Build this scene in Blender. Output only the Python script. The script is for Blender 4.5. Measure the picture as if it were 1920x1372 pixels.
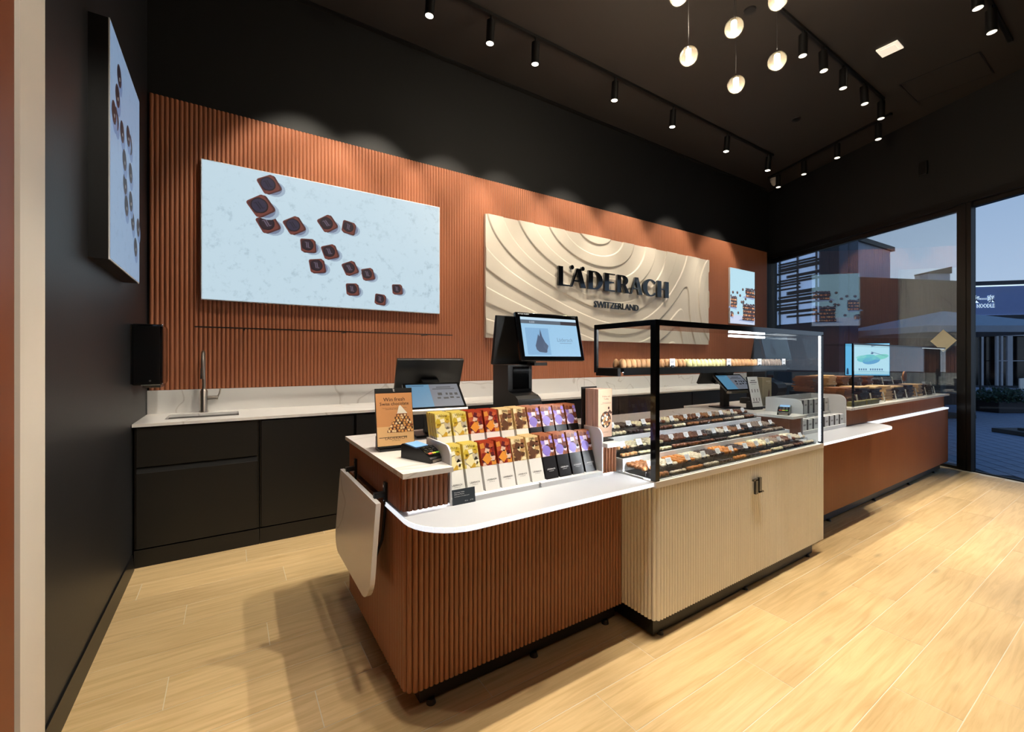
import bpy, bmesh, math, random
from mathutils import Vector, Matrix
random.seed(11)
for o in list(bpy.data.objects): bpy.data.objects.remove(o)
sc = bpy.context.scene
COL = sc.collection
PI = math.pi
def S(r, g, b):                                   # sRGB 0-255 -> linear
    f = lambda v: (v/255/12.92) if v/255 <= .04045 else ((v/255+.055)/1.055)**2.4
    return (f(r), f(g), f(b))

# ------------------------------------------------------------------ camera, sky, exposure
FPX, CX, CY, CAMH, YAW = 815.0, 960.0, 674.0, 1.38, math.radians(33.0)
cd = bpy.data.cameras.new('camera'); cam = bpy.data.objects.new('camera', cd); COL.objects.link(cam)
cd.sensor_width = 36; cd.lens = 36*FPX/1920; cd.shift_y = (CY-686)/1920; cd.clip_start = .02; cd.clip_end = 300
cam.location = (0, 0, CAMH); cam.rotation_euler = (PI/2, 0, -YAW)
sc.camera = cam
sc.view_settings.view_transform = 'Standard'; sc.view_settings.look = 'None'
sc.view_settings.gamma = 1; sc.view_settings.use_curve_mapping = False
sc.view_settings.exposure = 0.38
sc.cycles.use_denoising = True
sc.cycles.max_bounces = 6; sc.cycles.transparent_max_bounces = 20; sc.cycles.use_adaptive_sampling = True; sc.cycles.adaptive_threshold = .02; sc.cycles.sample_clamp_indirect = 6
sc.cycles.caustics_reflective = False; sc.cycles.caustics_refractive = False
W = bpy.data.worlds.new('dusk_sky'); sc.world = W; W.use_nodes = True
nt = W.node_tree; nt.nodes.clear()
n_out = nt.nodes.new('ShaderNodeOutputWorld'); n_bg = nt.nodes.new('ShaderNodeBackground')
n_tc = nt.nodes.new('ShaderNodeTexCoord'); n_sx = nt.nodes.new('ShaderNodeSeparateXYZ'); n_cr = nt.nodes.new('ShaderNodeValToRGB')
nt.links.new(n_tc.outputs['Generated'], n_sx.inputs[0]); nt.links.new(n_sx.outputs['Z'], n_cr.inputs[0])
cr = n_cr.color_ramp; cr.elements[0].position = 0.0; cr.elements[0].color = (*S(196, 208, 222), 1)
cr.elements[1].position = .55; cr.elements[1].color = (*S(96, 136, 180), 1)
nt.links.new(n_cr.outputs[0], n_bg.inputs[0]); nt.links.new(n_bg.outputs[0], n_out.inputs[0]); n_bg.inputs[1].default_value = 1.45

WARM = (1.0, .90, .745); WARM2 = (1.0, .93, .82)
SPOT = 1.0                                       # master gain of the track spots

# ------------------------------------------------------------------ helpers
FV = Vector((math.sin(YAW), math.cos(YAW), 0)); RV = Vector((math.cos(YAW), -math.sin(YAW), 0))
CAM = Vector((0, 0, CAMH))
def at(u, v, k): return CAM + (FV + RV*((u-CX)/FPX) + Vector((0, 0, 1))*((CY-v)/FPX))*k
def on_y(u, v, Y):
    d = FV + RV*((u-CX)/FPX) + Vector((0, 0, (CY-v)/FPX)); return CAM + d*(Y/d.y)
def on_x(u, v, X):
    d = FV + RV*((u-CX)/FPX) + Vector((0, 0, (CY-v)/FPX)); return CAM + d*(X/d.x)
def on_z(u, v, Z):
    d = FV + RV*((u-CX)/FPX) + Vector((0, 0, (CY-v)/FPX)); return CAM + d*((Z-CAMH)/d.z)

MATS = {}
def M(name, col, rough=.5, metal=0, emit=None, es=0, tint=None, nscale=8, namt=.06, bump=0, bscale=60, spec=.5, coat=0, stretch=(1, 1, 1), coord='Object', trans=0):
    m = bpy.data.materials.new(name); m.use_nodes = True; MATS[name] = m
    t = m.node_tree; b = t.nodes['Principled BSDF']
    b.inputs['Roughness'].default_value = rough; b.inputs['Metallic'].default_value = metal
    b.inputs['Specular IOR Level'].default_value = spec; b.inputs['Coat Weight'].default_value = coat
    tc = t.nodes.new('ShaderNodeTexCoord'); mp = t.nodes.new('ShaderNodeMapping'); mp.inputs['Scale'].default_value = stretch
    nz = t.nodes.new('ShaderNodeTexNoise'); nz.inputs['Scale'].default_value = nscale; nz.inputs['Detail'].default_value = 4
    t.links.new(tc.outputs[coord], mp.inputs[0]); t.links.new(mp.outputs[0], nz.inputs[0])
    mx = t.nodes.new('ShaderNodeMix'); mx.data_type = 'RGBA'
    c2 = tint if tint else tuple(max(0, c*(1-namt*3)) for c in col)
    mx.inputs[6].default_value = (*col, 1); mx.inputs[7].default_value = (*c2, 1)
    t.links.new(nz.outputs['Fac'], mx.inputs[0]); t.links.new(mx.outputs[2], b.inputs['Base Color'])
    if emit:
        b.inputs['Emission Color'].default_value = (*emit, 1); b.inputs['Emission Strength'].default_value = es
    if bump:
        n2 = t.nodes.new('ShaderNodeTexNoise'); n2.inputs['Scale'].default_value = bscale; t.links.new(mp.outputs[0], n2.inputs[0])
        bp = t.nodes.new('ShaderNodeBump'); bp.inputs['Strength'].default_value = bump; bp.inputs['Distance'].default_value = .002
        t.links.new(n2.outputs['Fac'], bp.inputs['Height']); t.links.new(bp.outputs[0], b.inputs['Normal'])
    return m
def glass(name, tint, ior, boost=1.0, rough=0.0):
    m = bpy.data.materials.new(name); m.use_nodes = True; MATS[name] = m; t = m.node_tree; t.nodes.clear()
    o = t.nodes.new('ShaderNodeOutputMaterial'); mx = t.nodes.new('ShaderNodeMixShader')
    tr = t.nodes.new('ShaderNodeBsdfTransparent'); tr.inputs[0].default_value = (*tint, 1)
    gl = t.nodes.new('ShaderNodeBsdfGlossy'); gl.inputs['Roughness'].default_value = rough
    fr = t.nodes.new('ShaderNodeFresnel'); fr.inputs[0].default_value = ior
    ml = t.nodes.new('ShaderNodeMath'); ml.operation = 'MULTIPLY'; ml.inputs[1].default_value = boost; ml.use_clamp = True
    geo = t.nodes.new('ShaderNodeNewGeometry'); ff = t.nodes.new('ShaderNodeMath'); ff.operation = 'SUBTRACT'; ff.inputs[0].default_value = 1
    t.links.new(geo.outputs['Backfacing'], ff.inputs[1])
    m2 = t.nodes.new('ShaderNodeMath'); m2.operation = 'MULTIPLY'
    t.links.new(fr.outputs[0], ml.inputs[0]); t.links.new(ml.outputs[0], m2.inputs[0]); t.links.new(ff.outputs[0], m2.inputs[1])
    t.links.new(m2.outputs[0], mx.inputs[0]); t.links.new(tr.outputs[0], mx.inputs[1]); t.links.new(gl.outputs[0], mx.inputs[2])
    t.links.new(mx.outputs[0], o.inputs[0]); return m
def printmat(name, rough=.5, emit=0, spec=.4):
    m = bpy.data.materials.new(name); m.use_nodes = True; MATS[name] = m; t = m.node_tree; b = t.nodes['Principled BSDF']
    a = t.nodes.new('ShaderNodeAttribute'); a.attribute_name = 'Col'
    b.inputs['Roughness'].default_value = rough; b.inputs['Specular IOR Level'].default_value = spec
    nz = t.nodes.new('ShaderNodeTexNoise'); nz.inputs['Scale'].default_value = 40
    mp = t.nodes.new('ShaderNodeMapRange'); mp.inputs['To Min'].default_value = .94; mp.inputs['To Max'].default_value = 1.04
    mul = t.nodes.new('ShaderNodeVectorMath'); mul.operation = 'SCALE'
    t.links.new(nz.outputs['Fac'], mp.inputs['Value']); t.links.new(a.outputs['Color'], mul.inputs[0]); t.links.new(mp.outputs[0], mul.inputs['Scale'])
    if emit:
        b.inputs['Base Color'].default_value = (.01, .01, .01, 1)
        t.links.new(mul.outputs[0], b.inputs['Emission Color']); b.inputs['Emission Strength'].default_value = emit
    else: t.links.new(mul.outputs[0], b.inputs['Base Color'])
    return m

class B:
    """collects shapes for one mesh"""
    def __init__(s): s.v = []; s.f = []; s.mi = []; s.sm = []
    def add(s, vs, fs, mi=0, T=None, smooth=False):
        o = len(s.v)
        for p in vs:
            p = Vector(p); s.v.append(tuple(T @ p) if T is not None else tuple(p))
        for f in fs: s.f.append(tuple(i+o for i in f)); s.mi.append(mi); s.sm.append(smooth)
        return s
    def box(s, x0, x1, y0, y1, z0, z1, mi=0, T=None, bev=0):
        if bev <= 0:
            vs = [(x0, y0, z0), (x1, y0, z0), (x1, y1, z0), (x0, y1, z0), (x0, y0, z1), (x1, y0, z1), (x1, y1, z1), (x0, y1, z1)]
            return s.add(vs, [(0, 3, 2, 1), (4, 5, 6, 7), (0, 1, 5, 4), (1, 2, 6, 5), (2, 3, 7, 6), (3, 0, 4, 7)], mi, T)
        b = bmesh.new(); bmesh.ops.create_cube(b, size=1)
        for v in b.verts: v.co = Vector((x0+(v.co.x+.5)*(x1-x0), y0+(v.co.y+.5)*(y1-y0), z0+(v.co.z+.5)*(z1-z0)))
        bmesh.ops.bevel(b, geom=b.edges[:], offset=bev, segments=2, affect='EDGES', profile=.5)
        s.bm(b, mi, T); return s
    def bm(s, b, mi=0, T=None, smooth=False):
        b.verts.index_update()
        s.add([v.co.copy() for v in b.verts], [[v.index for v in f.verts] for f in b.faces], mi, T, smooth); b.free()
    def prism(s, poly, z0, z1, mi=0, T=None, smooth=False):       # poly in XY, extruded in Z, CCW
        n = len(poly); vs = [(p[0], p[1], z0) for p in poly]+[(p[0], p[1], z1) for p in poly]
        s.add(vs, [tuple(range(n-1, -1, -1)), tuple(range(n, 2*n))], mi, T)
        s.add(vs, [(i, (i+1) % n, n+(i+1) % n, n+i) for i in range(n)], mi, T, smooth); return s
    def cyl(s, p0, p1, r0, r1=None, n=12, mi=0, caps=True, smooth=True):
        r1 = r0 if r1 is None else r1; p0 = Vector(p0); p1 = Vector(p1); d = (p1-p0).normalized()
        a = d.orthogonal().normalized(); c = d.cross(a); vs = []
        for p, r in ((p0, r0), (p1, r1)):
            for i in range(n):
                t = 2*PI*i/n; vs.append(p+(a*math.cos(t)+c*math.sin(t))*r)
        s.add(vs, [(i, (i+1) % n, n+(i+1) % n, n+i) for i in range(n)], mi, None, smooth)
        if caps: s.add(vs, [tuple(range(n-1, -1, -1)), tuple(range(n, 2*n))], mi)
        return s
    def tube(s, pts, r, n=10, mi=0):
        pts = [Vector(p) for p in pts]; rs = r if isinstance(r, (list, tuple)) else [r]*len(pts)
        rings = []; prev = None
        for i, p in enumerate(pts):
            d = (pts[min(i+1, len(pts)-1)]-pts[max(i-1, 0)]).normalized()
            a = (prev-d*prev.dot(d)).normalized() if prev is not None else d.orthogonal().normalized()
            prev = a; c = d.cross(a); rings.append([p+(a*math.cos(2*PI*j/n)+c*math.sin(2*PI*j/n))*rs[i] for j in range(n)])
        vs = [q for rg in rings for q in rg]; fs = []
        for i in range(len(pts)-1):
            for j in range(n): fs.append((i*n+j, i*n+(j+1) % n, (i+1)*n+(j+1) % n, (i+1)*n+j))
        s.add(vs, fs, mi, None, True); m = len(pts)-1
        s.add(vs, [tuple(range(n-1, -1, -1)), tuple(m*n+j for j in range(n))], mi); return s
    def lathe(s, prof, n=16, mi=0, T=None):                       # prof: (r,z) bottom->top
        vs = []; fs = []
        for r, z in prof:
            for j in range(n): t = 2*PI*j/n; vs.append((r*math.cos(t), r*math.sin(t), z))
        for i in range(len(prof)-1):
            for j in range(n): fs.append((i*n+j, i*n+(j+1) % n, (i+1)*n+(j+1) % n, (i+1)*n+j))
        s.add(vs, fs, mi, T, True)
        if prof[0][0] > 1e-5: s.add(vs, [tuple(range(n-1, -1, -1))], mi, T)
        if prof[-1][0] > 1e-5: k = (len(prof)-1)*n; s.add(vs, [tuple(k+j for j in range(n))], mi, T)
        return s
    def mesh(s, name, mats):
        me = bpy.data.meshes.new(name); me.from_pydata(s.v, [], s.f)
        for m in (mats if isinstance(mats, (list, tuple)) else [mats]): me.materials.append(MATS[m])
        for p, i, sm in zip(me.polygons, s.mi, s.sm): p.material_index = i; p.use_smooth = sm
        me.update(); return me
    def obj(s, name, mats, parent=None, loc=None, rot=None): return put(name, s.mesh(name, mats), parent, loc, rot)
def put(name, data, parent=None, loc=None, rot=None):
    o = bpy.data.objects.new(name, data); COL.objects.link(o)
    if loc is not None: o.location = loc
    if rot is not None: o.rotation_euler = rot
    if parent is not None: o.parent = parent
    return o
def tag(o, label, cat, group=None):
    o['label'] = label; o['category'] = cat
    if group: o['group'] = group
    return o
def thing(name, label, cat, loc=(0, 0, 0), rotz=0, group=None):
    return tag(put(name, None, None, loc, (0, 0, rotz)), label, cat, group)
def struct(o): o['kind'] = 'structure'; return o
def clone(root, loc, rot=None, label=None, group=None):
    r = root.copy(); COL.objects.link(r); r.location = loc
    if rot is not None: r.rotation_euler = rot
    if label: r['label'] = label
    if group: r['group'] = group
    for ch in root.children:
        c = ch.copy(); COL.objects.link(c); c.parent = r
        for g in ch.children:
            d = g.copy(); COL.objects.link(d); d.parent = c
    return r
def rrect(x0, x1, y0, y1, r, n=5, corners=(1, 1, 1, 1)):          # CCW from lower-left ; corners ll, lr, ur, ul
    out = []
    for (cx, cy, a0, on, px, py) in ((x0+r, y0+r, PI, corners[0], x0, y0), (x1-r, y0+r, 1.5*PI, corners[1], x1, y0), (x1-r, y1-r, 0, corners[2], x1, y1), (x0+r, y1-r, .5*PI, corners[3], x0, y1)):
        if on: out += [(cx+r*math.cos(a0+.5*PI*i/n), cy+r*math.sin(a0+.5*PI*i/n)) for i in range(n+1)]
        else: out.append((px, py))
    return out

_tc = {}
def text_geo(body, size=1.0, bold=0.0, sx=1.0):
    key = (body, bold)
    if key not in _tc:
        cu = bpy.data.curves.new('t', 'FONT'); cu.body = body; cu.size = 1; cu.offset = bold; cu.resolution_u = 2
        ob = bpy.data.objects.new('t', cu); COL.objects.link(ob)
        dg = bpy.context.evaluated_depsgraph_get(); me = ob.evaluated_get(dg).to_mesh()
        _tc[key] = ([tuple(v.co) for v in me.vertices], [tuple(p.vertices) for p in me.polygons])
        bpy.data.objects.remove(ob); bpy.data.curves.remove(cu)
    vs, fs = _tc[key]
    return [(x*size*sx, y*size) for x, y, _ in vs], fs
class Print:
    """flat print: coloured polygons in local x (right) / z (up), facing -Y"""
    def __init__(s, step=.0003): s.v = []; s.f = []; s.c = []; s.step = step
    def raw(s, pts, faces, col, ly=0):
        o = len(s.v); s.v += [(p[0], -ly*s.step, p[1]) for p in pts]
        for f in faces: s.f.append(tuple(i+o for i in f)); s.c.append(col)
        return s
    def poly(s, pts, col, ly=0): return s.raw(pts, [tuple(range(len(pts)))], col, ly)
    def rect(s, x0, x1, z0, z1, col, ly=0): return s.poly([(x0, z0), (x1, z0), (x1, z1), (x0, z1)], col, ly)
    def ell(s, cx, cz, rx, rz, col, ly=0, n=16, a=0):
        return s.poly([(cx+rx*math.cos(2*PI*i/n)*math.cos(a)-rz*math.sin(2*PI*i/n)*math.sin(a), cz+rx*math.cos(2*PI*i/n)*math.sin(a)+rz*math.sin(2*PI*i/n)*math.cos(a)) for i in range(n)], col, ly)
    def text(s, body, x, z, size, col, ly=1, align='l', bold=0, sx=1.0):
        pts, fs = text_geo(body, size, bold, sx)
        if not pts: return s
        w = max(p[0] for p in pts); dx = {'l': 0, 'c': -w/2, 'r': -w}[align]
        return s.raw([(p[0]+dx+x, p[1]+z) for p in pts], fs, col, ly)
    def box(s, x0, x1, y0, y1, z0, z1, col):
        o = len(s.v); s.v += [(x0, y0, z0), (x1, y0, z0), (x1, y1, z0), (x0, y1, z0), (x0, y0, z1), (x1, y0, z1), (x1, y1, z1), (x0, y1, z1)]
        for f in [(0, 3, 2, 1), (4, 5, 6, 7), (0, 1, 5, 4), (1, 2, 6, 5), (2, 3, 7, 6), (3, 0, 4, 7)]: s.f.append(tuple(i+o for i in f)); s.c.append(col)
        return s
    def mesh(s, name, mat):
        me = bpy.data.meshes.new(name); me.from_pydata(s.v, [], s.f); me.materials.append(MATS[mat])
        ca = me.color_attributes.new('Col', 'FLOAT_COLOR', 'CORNER'); i = 0
        for p, c in zip(me.polygons, s.c):
            for _ in p.vertices: ca.data[i].color = (*c, 1); i += 1
        me.update(); return me
    def obj(s, name, mat, parent=None, loc=None, rot=None): return put(name, s.mesh(name, mat), parent, loc, rot)

# ------------------------------------------------------------------ materials
M('black_paint', S(11, 11, 12), .65, namt=.1, nscale=3, bump=.15, bscale=160)
M('black_wall', S(26, 28, 33), .48, namt=.12, nscale=2.2, tint=S(20, 21, 24), bump=.12, bscale=120)
M('ceiling_paint', S(45, 39, 35), .6, namt=.08, nscale=2)
M('black_satin', S(17, 16, 16), .38, namt=.1, nscale=5)
M('black_cabinet', S(12, 11, 10), .5, namt=.15, nscale=2, stretch=(1, 1, .3))
M('black_plastic', S(16, 16, 18), .32, namt=.1)
M('black_gloss', S(8, 9, 11), .1, namt=.1, coat=.5)
M('terracotta', S(170, 106, 74), .42, namt=.08, nscale=3, tint=S(158, 96, 64))
M('brown_flute', S(148, 93, 60), .34, namt=.07, nscale=3, tint=S(136, 83, 52))
M('brown_panel', S(128, 66, 34), .5, namt=.1)
M('cream_flute', S(240, 234, 220), .45, namt=.04, nscale=3)
M('white_paint', S(225, 216, 205), .5, namt=.04, nscale=3)
M('white_acrylic', S(236, 238, 240), .28, namt=.02)
M('sign_board', S(222, 212, 196), .5, namt=.03, nscale=2)
M('steel', S(190, 182, 172), .28, 1, namt=.06)
M('dark_steel', S(60, 60, 62), .35, .9, namt=.1)
M('chrome', S(220, 220, 222), .12, 1)
M('shelf_white', S(184, 187, 194), .3, namt=.03)
M('matte_black', S(12, 11, 11), .8, namt=.1)
M('paper_white', S(236, 236, 238), .6, namt=.02)
M('led', (.9, .95, 1), .4, emit=(.86, .93, 1.0), es=7)
M('led_soft', (.9, .95, 1), .4, emit=(.86, .93, 1.0), es=.66)
M('added_tray_led', (.9, .95, 1), .4, emit=(.95, .97, 1.0), es=26)
M('added_case_led', (.9, .95, 1), .4, emit=(.95, .97, 1.0), es=75)
M('lens_warm', (.9, .85, .7), .4, emit=(1, .90, .70), es=9)
M('lens_dim', (.9, .85, .7), .4, emit=(1, .92, .74), es=1.3)
M('filament', (1, .9, .7), .4, emit=(1, .83, .52), es=16)
M('vent_white', S(232, 220, 200), .5, emit=(1, .9, .74), es=.55)
M('choc_dark', S(58, 34, 26), .35, namt=.2, nscale=60)
M('choc_milk', S(122, 74, 48), .38, namt=.15, nscale=60, tint=S(98, 56, 36))
M('choc_hazel', S(176, 116, 66), .5, namt=.25, nscale=120, tint=S(110, 66, 36), bump=.6, bscale=260)
M('choc_white', S(240, 226, 186), .4, namt=.06, nscale=60)
M('choc_cream', S(236, 226, 205), .45, namt=.1, nscale=80, tint=S(190, 170, 140))
M('choc_orange', S(214, 140, 60), .45, namt=.15, nscale=90, tint=S(170, 96, 34))
M('choc_tan', S(206, 160, 112), .45, namt=.1, nscale=40, tint=S(186, 134, 88))
M('choc_yellow', S(240, 222, 120), .45, namt=.1, nscale=40, tint=S(244, 236, 200))
M('choc_speck', S(92, 62, 50), .45, namt=.3, nscale=120, tint=S(190, 170, 150))
M('bark_milk', S(158, 98, 60), .5, namt=.2, nscale=30, tint=S(120, 68, 40))
M('bark_dark', S(52, 34, 28), .45, namt=.2, nscale=30, tint=S(84, 58, 44))
M('bark_pale', S(228, 196, 150), .5, namt=.2, nscale=30, tint=S(196, 150, 100))
M('olive_box', S(120, 108, 54), .5, namt=.08)
M('grout', S(226, 214, 190), .6, namt=.06)
M('paver', S(150, 158, 182), .55, namt=.12, nscale=5)
M('paver_joint', S(40, 44, 56), .8, namt=.1)
M('slat_black', S(16, 17, 20), .5, namt=.1)
M('facade_light', S(150, 170, 205), .6, namt=.06, emit=S(150, 175, 215), es=1.1)
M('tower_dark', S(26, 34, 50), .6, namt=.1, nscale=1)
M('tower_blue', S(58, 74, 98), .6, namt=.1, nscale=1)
M('siding', S(150, 160, 182), .6, namt=.06, nscale=1)
M('fence_wood', S(74, 58, 52), .7, namt=.3, nscale=4, stretch=(4, 4, .4), tint=S(40, 32, 32))
M('canvas', S(150, 158, 172), .8, namt=.08)
M('canvas_dark', S(40, 46, 58), .8, namt=.1)
M('shop_panel', S(92, 112, 156), .5, namt=.06, stretch=(.3, 1, 6), nscale=1.5, emit=S(92, 112, 170), es=.18)
M('shop_light', (.8, .9, 1), .4, emit=(.75, .88, 1), es=1.6)
M('shop_frame', S(196, 198, 206), .5)
M('shop_glass_dark', S(14, 16, 22), .12, namt=.1)
M('leaf', S(52, 84, 44), .5, namt=.3, nscale=20)
M('planter_dark', S(52, 48, 48), .7, namt=.1)
M('decal', S(253, 252, 226), .6, namt=.04)
M('key_red', S(214, 80, 60), .5); M('key_yellow', S(220, 210, 60), .5); M('key_green', S(120, 200, 60), .5)
M('lcd_blue', S(120, 160, 200), .2, emit=S(120, 165, 210), es=.55)
M('lollipop', S(212, 140, 66), .35, namt=.35, nscale=60, tint=S(150, 80, 34))
M('smoked_acrylic', S(120, 126, 130), .15, namt=.05)
glass('case_glass', (.97, .985, .98), 1.45, 1.0)
glass('window_glass', (.90, .94, .96), 1.75, 8.0)
glass('door_glass', (.68, .72, .76), 1.3, 1.0)
glass('acrylic', (.94, .95, .96), 1.42, 1.0)
gm_ = glass('globe_glass', (.97, .93, .86), 1.5, 1.6); t_ = gm_.node_tree
ts_ = t_.nodes.new('ShaderNodeBsdfTranslucent'); ts_.inputs[0].default_value = (1, .86, .62, 1); ms_ = t_.nodes.new('ShaderNodeMixShader'); ms_.inputs[0].default_value = .012
mo_ = [n for n in t_.nodes if n.type == 'OUTPUT_MATERIAL'][0]; mx_ = mo_.inputs[0].links[0].from_node
t_.links.new(mx_.outputs[0], ms_.inputs[1]); t_.links.new(ts_.outputs[0], ms_.inputs[2]); t_.links.new(ms_.outputs[0], mo_.inputs[0])
printmat('print', .5); printmat('print_gloss', .25); printmat('screen', .3, .86); printmat('lightbox', .4, .86); printmat('screen_dim', .25, .68)

def marble(name):
    m = M(name, S(232, 228, 222), .22, namt=.03, nscale=3); t = m.node_tree; b = t.nodes['Principled BSDF']
    tc = t.nodes.new('ShaderNodeTexCoord'); mp = t.nodes.new('ShaderNodeMapping'); mp.inputs['Rotation'].default_value = (.5, .3, .7); mp.inputs['Scale'].default_value = (1.1, 1.1, 1.1)
    nz = t.nodes.new('ShaderNodeTexNoise'); nz.inputs['Scale'].default_value = 1.1; nz.inputs['Detail'].default_value = 3; nz.inputs['Distortion'].default_value = .6
    sb = t.nodes.new('ShaderNodeMath'); sb.operation = 'SUBTRACT'; sb.inputs[1].default_value = .5
    ab = t.nodes.new('ShaderNodeMath'); ab.operation = 'ABSOLUTE'
    rp = t.nodes.new('ShaderNodeValToRGB'); rp.color_ramp.elements[0].position = 0; rp.color_ramp.elements[0].color = (*S(205, 199, 193), 1)
    rp.color_ramp.elements[1].position = .006; rp.color_ramp.elements[1].color = (*S(234, 231, 227), 1)
    t.links.new(tc.outputs['Object'], mp.inputs[0]); t.links.new(mp.outputs[0], nz.inputs[0]); t.links.new(nz.outputs['Fac'], sb.inputs[0])
    t.links.new(sb.outputs[0], ab.inputs[0]); t.links.new(ab.outputs[0], rp.inputs[0]); t.links.new(rp.outputs[0], b.inputs['Base Color'])
marble('marble')
def wood():
    m = bpy.data.materials.new('oak_tile'); m.use_nodes = True; MATS['oak_tile'] = m; t = m.node_tree; b = t.nodes['Principled BSDF']
    L = t.links.new; N = t.nodes.new
    tc = N('ShaderNodeTexCoord'); oi = N('ShaderNodeObjectInfo')
    off = N('ShaderNodeVectorMath'); off.operation = 'MULTIPLY_ADD'; cb = N('ShaderNodeCombineXYZ')
    ml = N('ShaderNodeMath'); ml.operation = 'MULTIPLY'; ml.inputs[1].default_value = 37
    L(oi.outputs['Random'], ml.inputs[0]); L(ml.outputs[0], cb.inputs[0]); L(ml.outputs[0], cb.inputs[2])
    add = N('ShaderNodeVectorMath'); add.operation = 'ADD'; L(tc.outputs['Object'], add.inputs[0]); L(cb.outputs[0], add.inputs[1])
    mp = N('ShaderNodeMapping'); mp.inputs['Scale'].default_value = (1.0, 15, 1); L(add.outputs[0], mp.inputs[0])
    n1 = N('ShaderNodeTexNoise'); n1.inputs['Scale'].default_value = 2.2; n1.inputs['Detail'].default_value = 6; n1.inputs['Distortion'].default_value = 1.0; L(mp.outputs[0], n1.inputs[0])
    mp2 = N('ShaderNodeMapping'); mp2.inputs['Scale'].default_value = (3, 60, 1); L(add.outputs[0], mp2.inputs[0])
    n2 = N('ShaderNodeTexNoise'); n2.inputs['Scale'].default_value = 3; n2.inputs['Detail'].default_value = 3; L(mp2.outputs[0], n2.inputs[0])
    mp3 = N('ShaderNodeMapping'); mp3.inputs['Scale'].default_value = (1.6, 5, 1); L(add.outputs[0], mp3.inputs[0])
    vo = N('ShaderNodeTexVoronoi'); vo.inputs['Scale'].default_value = 1.0; L(mp3.outputs[0], vo.inputs[0])
    rp = N('ShaderNodeValToRGB'); e = rp.color_ramp.elements
    e[0].position = .25; e[0].color = (*S(194, 162, 112), 1); e[1].position = .6; e[1].color = (*S(217, 187, 138), 1)
    L(n1.outputs['Fac'], rp.inputs[0])
    fine = N('ShaderNodeMapRange'); fine.inputs['To Min'].default_value = .90; fine.inputs['To Max'].default_value = 1.08; L(n2.outputs['Fac'], fine.inputs['Value'])
    rnd = N('ShaderNodeMapRange'); rnd.inputs['To Min'].default_value = .86; rnd.inputs['To Max'].default_value = 1.06; L(oi.outputs['Random'], rnd.inputs['Value'])
    kn = N('ShaderNodeMapRange'); kn.inputs['From Min'].default_value = .02; kn.inputs['From Max'].default_value = .12; kn.inputs['To Min'].default_value = .68; kn.inputs['To Max'].default_value = 1; L(vo.outputs['Distance'], kn.inputs['Value'])
    m1 = N('ShaderNodeMath'); m1.operation = 'MULTIPLY'; L(fine.outputs[0], m1.inputs[0]); L(rnd.outputs[0], m1.inputs[1])
    m2 = N('ShaderNodeMath'); m2.operation = 'MULTIPLY'; L(m1.outputs[0], m2.inputs[0]); L(kn.outputs[0], m2.inputs[1])
    sc_ = N('ShaderNodeVectorMath'); sc_.operation = 'SCALE'; L(rp.outputs[0], sc_.inputs[0]); L(m2.outputs[0], sc_.inputs['Scale'])
    L(sc_.outputs[0], b.inputs['Base Color']); b.inputs['Roughness'].default_value = .34; b.inputs['Specular IOR Level'].default_value = .45
    bp = N('ShaderNodeBump'); bp.inputs['Strength'].default_value = .12; bp.inputs['Distance'].default_value = .001; L(n2.outputs['Fac'], bp.inputs['Height']); L(bp.outputs[0], b.inputs['Normal'])
wood()
def stone_screen(name, c0, c1, es):                # pale stone picture on the light boxes
    m = bpy.data.materials.new(name); m.use_nodes = True; MATS[name] = m; t = m.node_tree; b = t.nodes['Principled BSDF']; L = t.links.new; N = t.nodes.new
    tc = N('ShaderNodeTexCoord'); n1 = N('ShaderNodeTexNoise'); n1.inputs['Scale'].default_value = 16; n1.inputs['Detail'].default_value = 8; n1.inputs['Roughness'].default_value = .7; L(tc.outputs['Object'], n1.inputs[0])
    n2 = N('ShaderNodeTexNoise'); n2.inputs['Scale'].default_value = 1.6; L(tc.outputs['Object'], n2.inputs[0])
    rp = N('ShaderNodeValToRGB'); e = rp.color_ramp.elements; e[0].position = .34; e[0].color = (*c1, 1); e[1].position = .46; e[1].color = (*c0, 1); L(n1.outputs['Fac'], rp.inputs[0])
    mx = N('ShaderNodeMix'); mx.data_type = 'RGBA'; mx.inputs[6].default_value = (*c0, 1); L(rp.outputs[0], mx.inputs[7]); L(n2.outputs['Fac'], mx.inputs[0])
    b.inputs['Base Color'].default_value = (.02, .02, .02, 1); b.inputs['Roughness'].default_value = .4
    L(mx.outputs[2], b.inputs['Emission Color']); b.inputs['Emission Strength'].default_value = es
stone_screen('stone_picture', S(184, 206, 218), S(146, 168, 182), .84)
stone_screen('stone_picture_dim', S(146, 174, 208), S(118, 144, 180), .52)
#SECTIONS

# ------------------------------------------------------------------ room shell
ZC = 4.65; XL = -.54; YB = 4.4; YF = -4.2
WA = math.radians(22.0); WD = Vector((math.sin(WA), math.cos(WA), 0)); WN = Vector((WD.y, -WD.x, 0)); W0 = Vector((7.74, 1.6, 0))
def xwin(y): return W0.x+(y-W0.y)*math.tan(WA)
TW = Matrix(((WD.x, WN.x, 0, W0.x), (WD.y, WN.y, 0, W0.y), (0, 0, 1, 0), (0, 0, 0, 1)))    # local x along wall, y outwards
def win_s(u):                                      # distance along the window wall of image column u
    d = FV+RV*((u-CX)/FPX); k = W0.dot(WN)/d.dot(WN); return (d*k-W0).dot(WD)
floor_poly = [(XL, YF), (xwin(YF), YF), (xwin(YB), YB), (XL, YB)]
b = B(); b.prism(floor_poly, -.12, -.0009); floor = struct(b.obj('floor', 'grout'))
PW, PL = .2165, 1.2
joints = {0: .904, -1: 1.646, -2: 1.268, -3: 1.99, -4: 1.6, -5: 2.35, 1: .30, 2: .535, 3: -.22, 4: .165, 5: .6, 6: -.2, 7: .3, 8: .75, 9: .1}
_pl = {}
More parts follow.
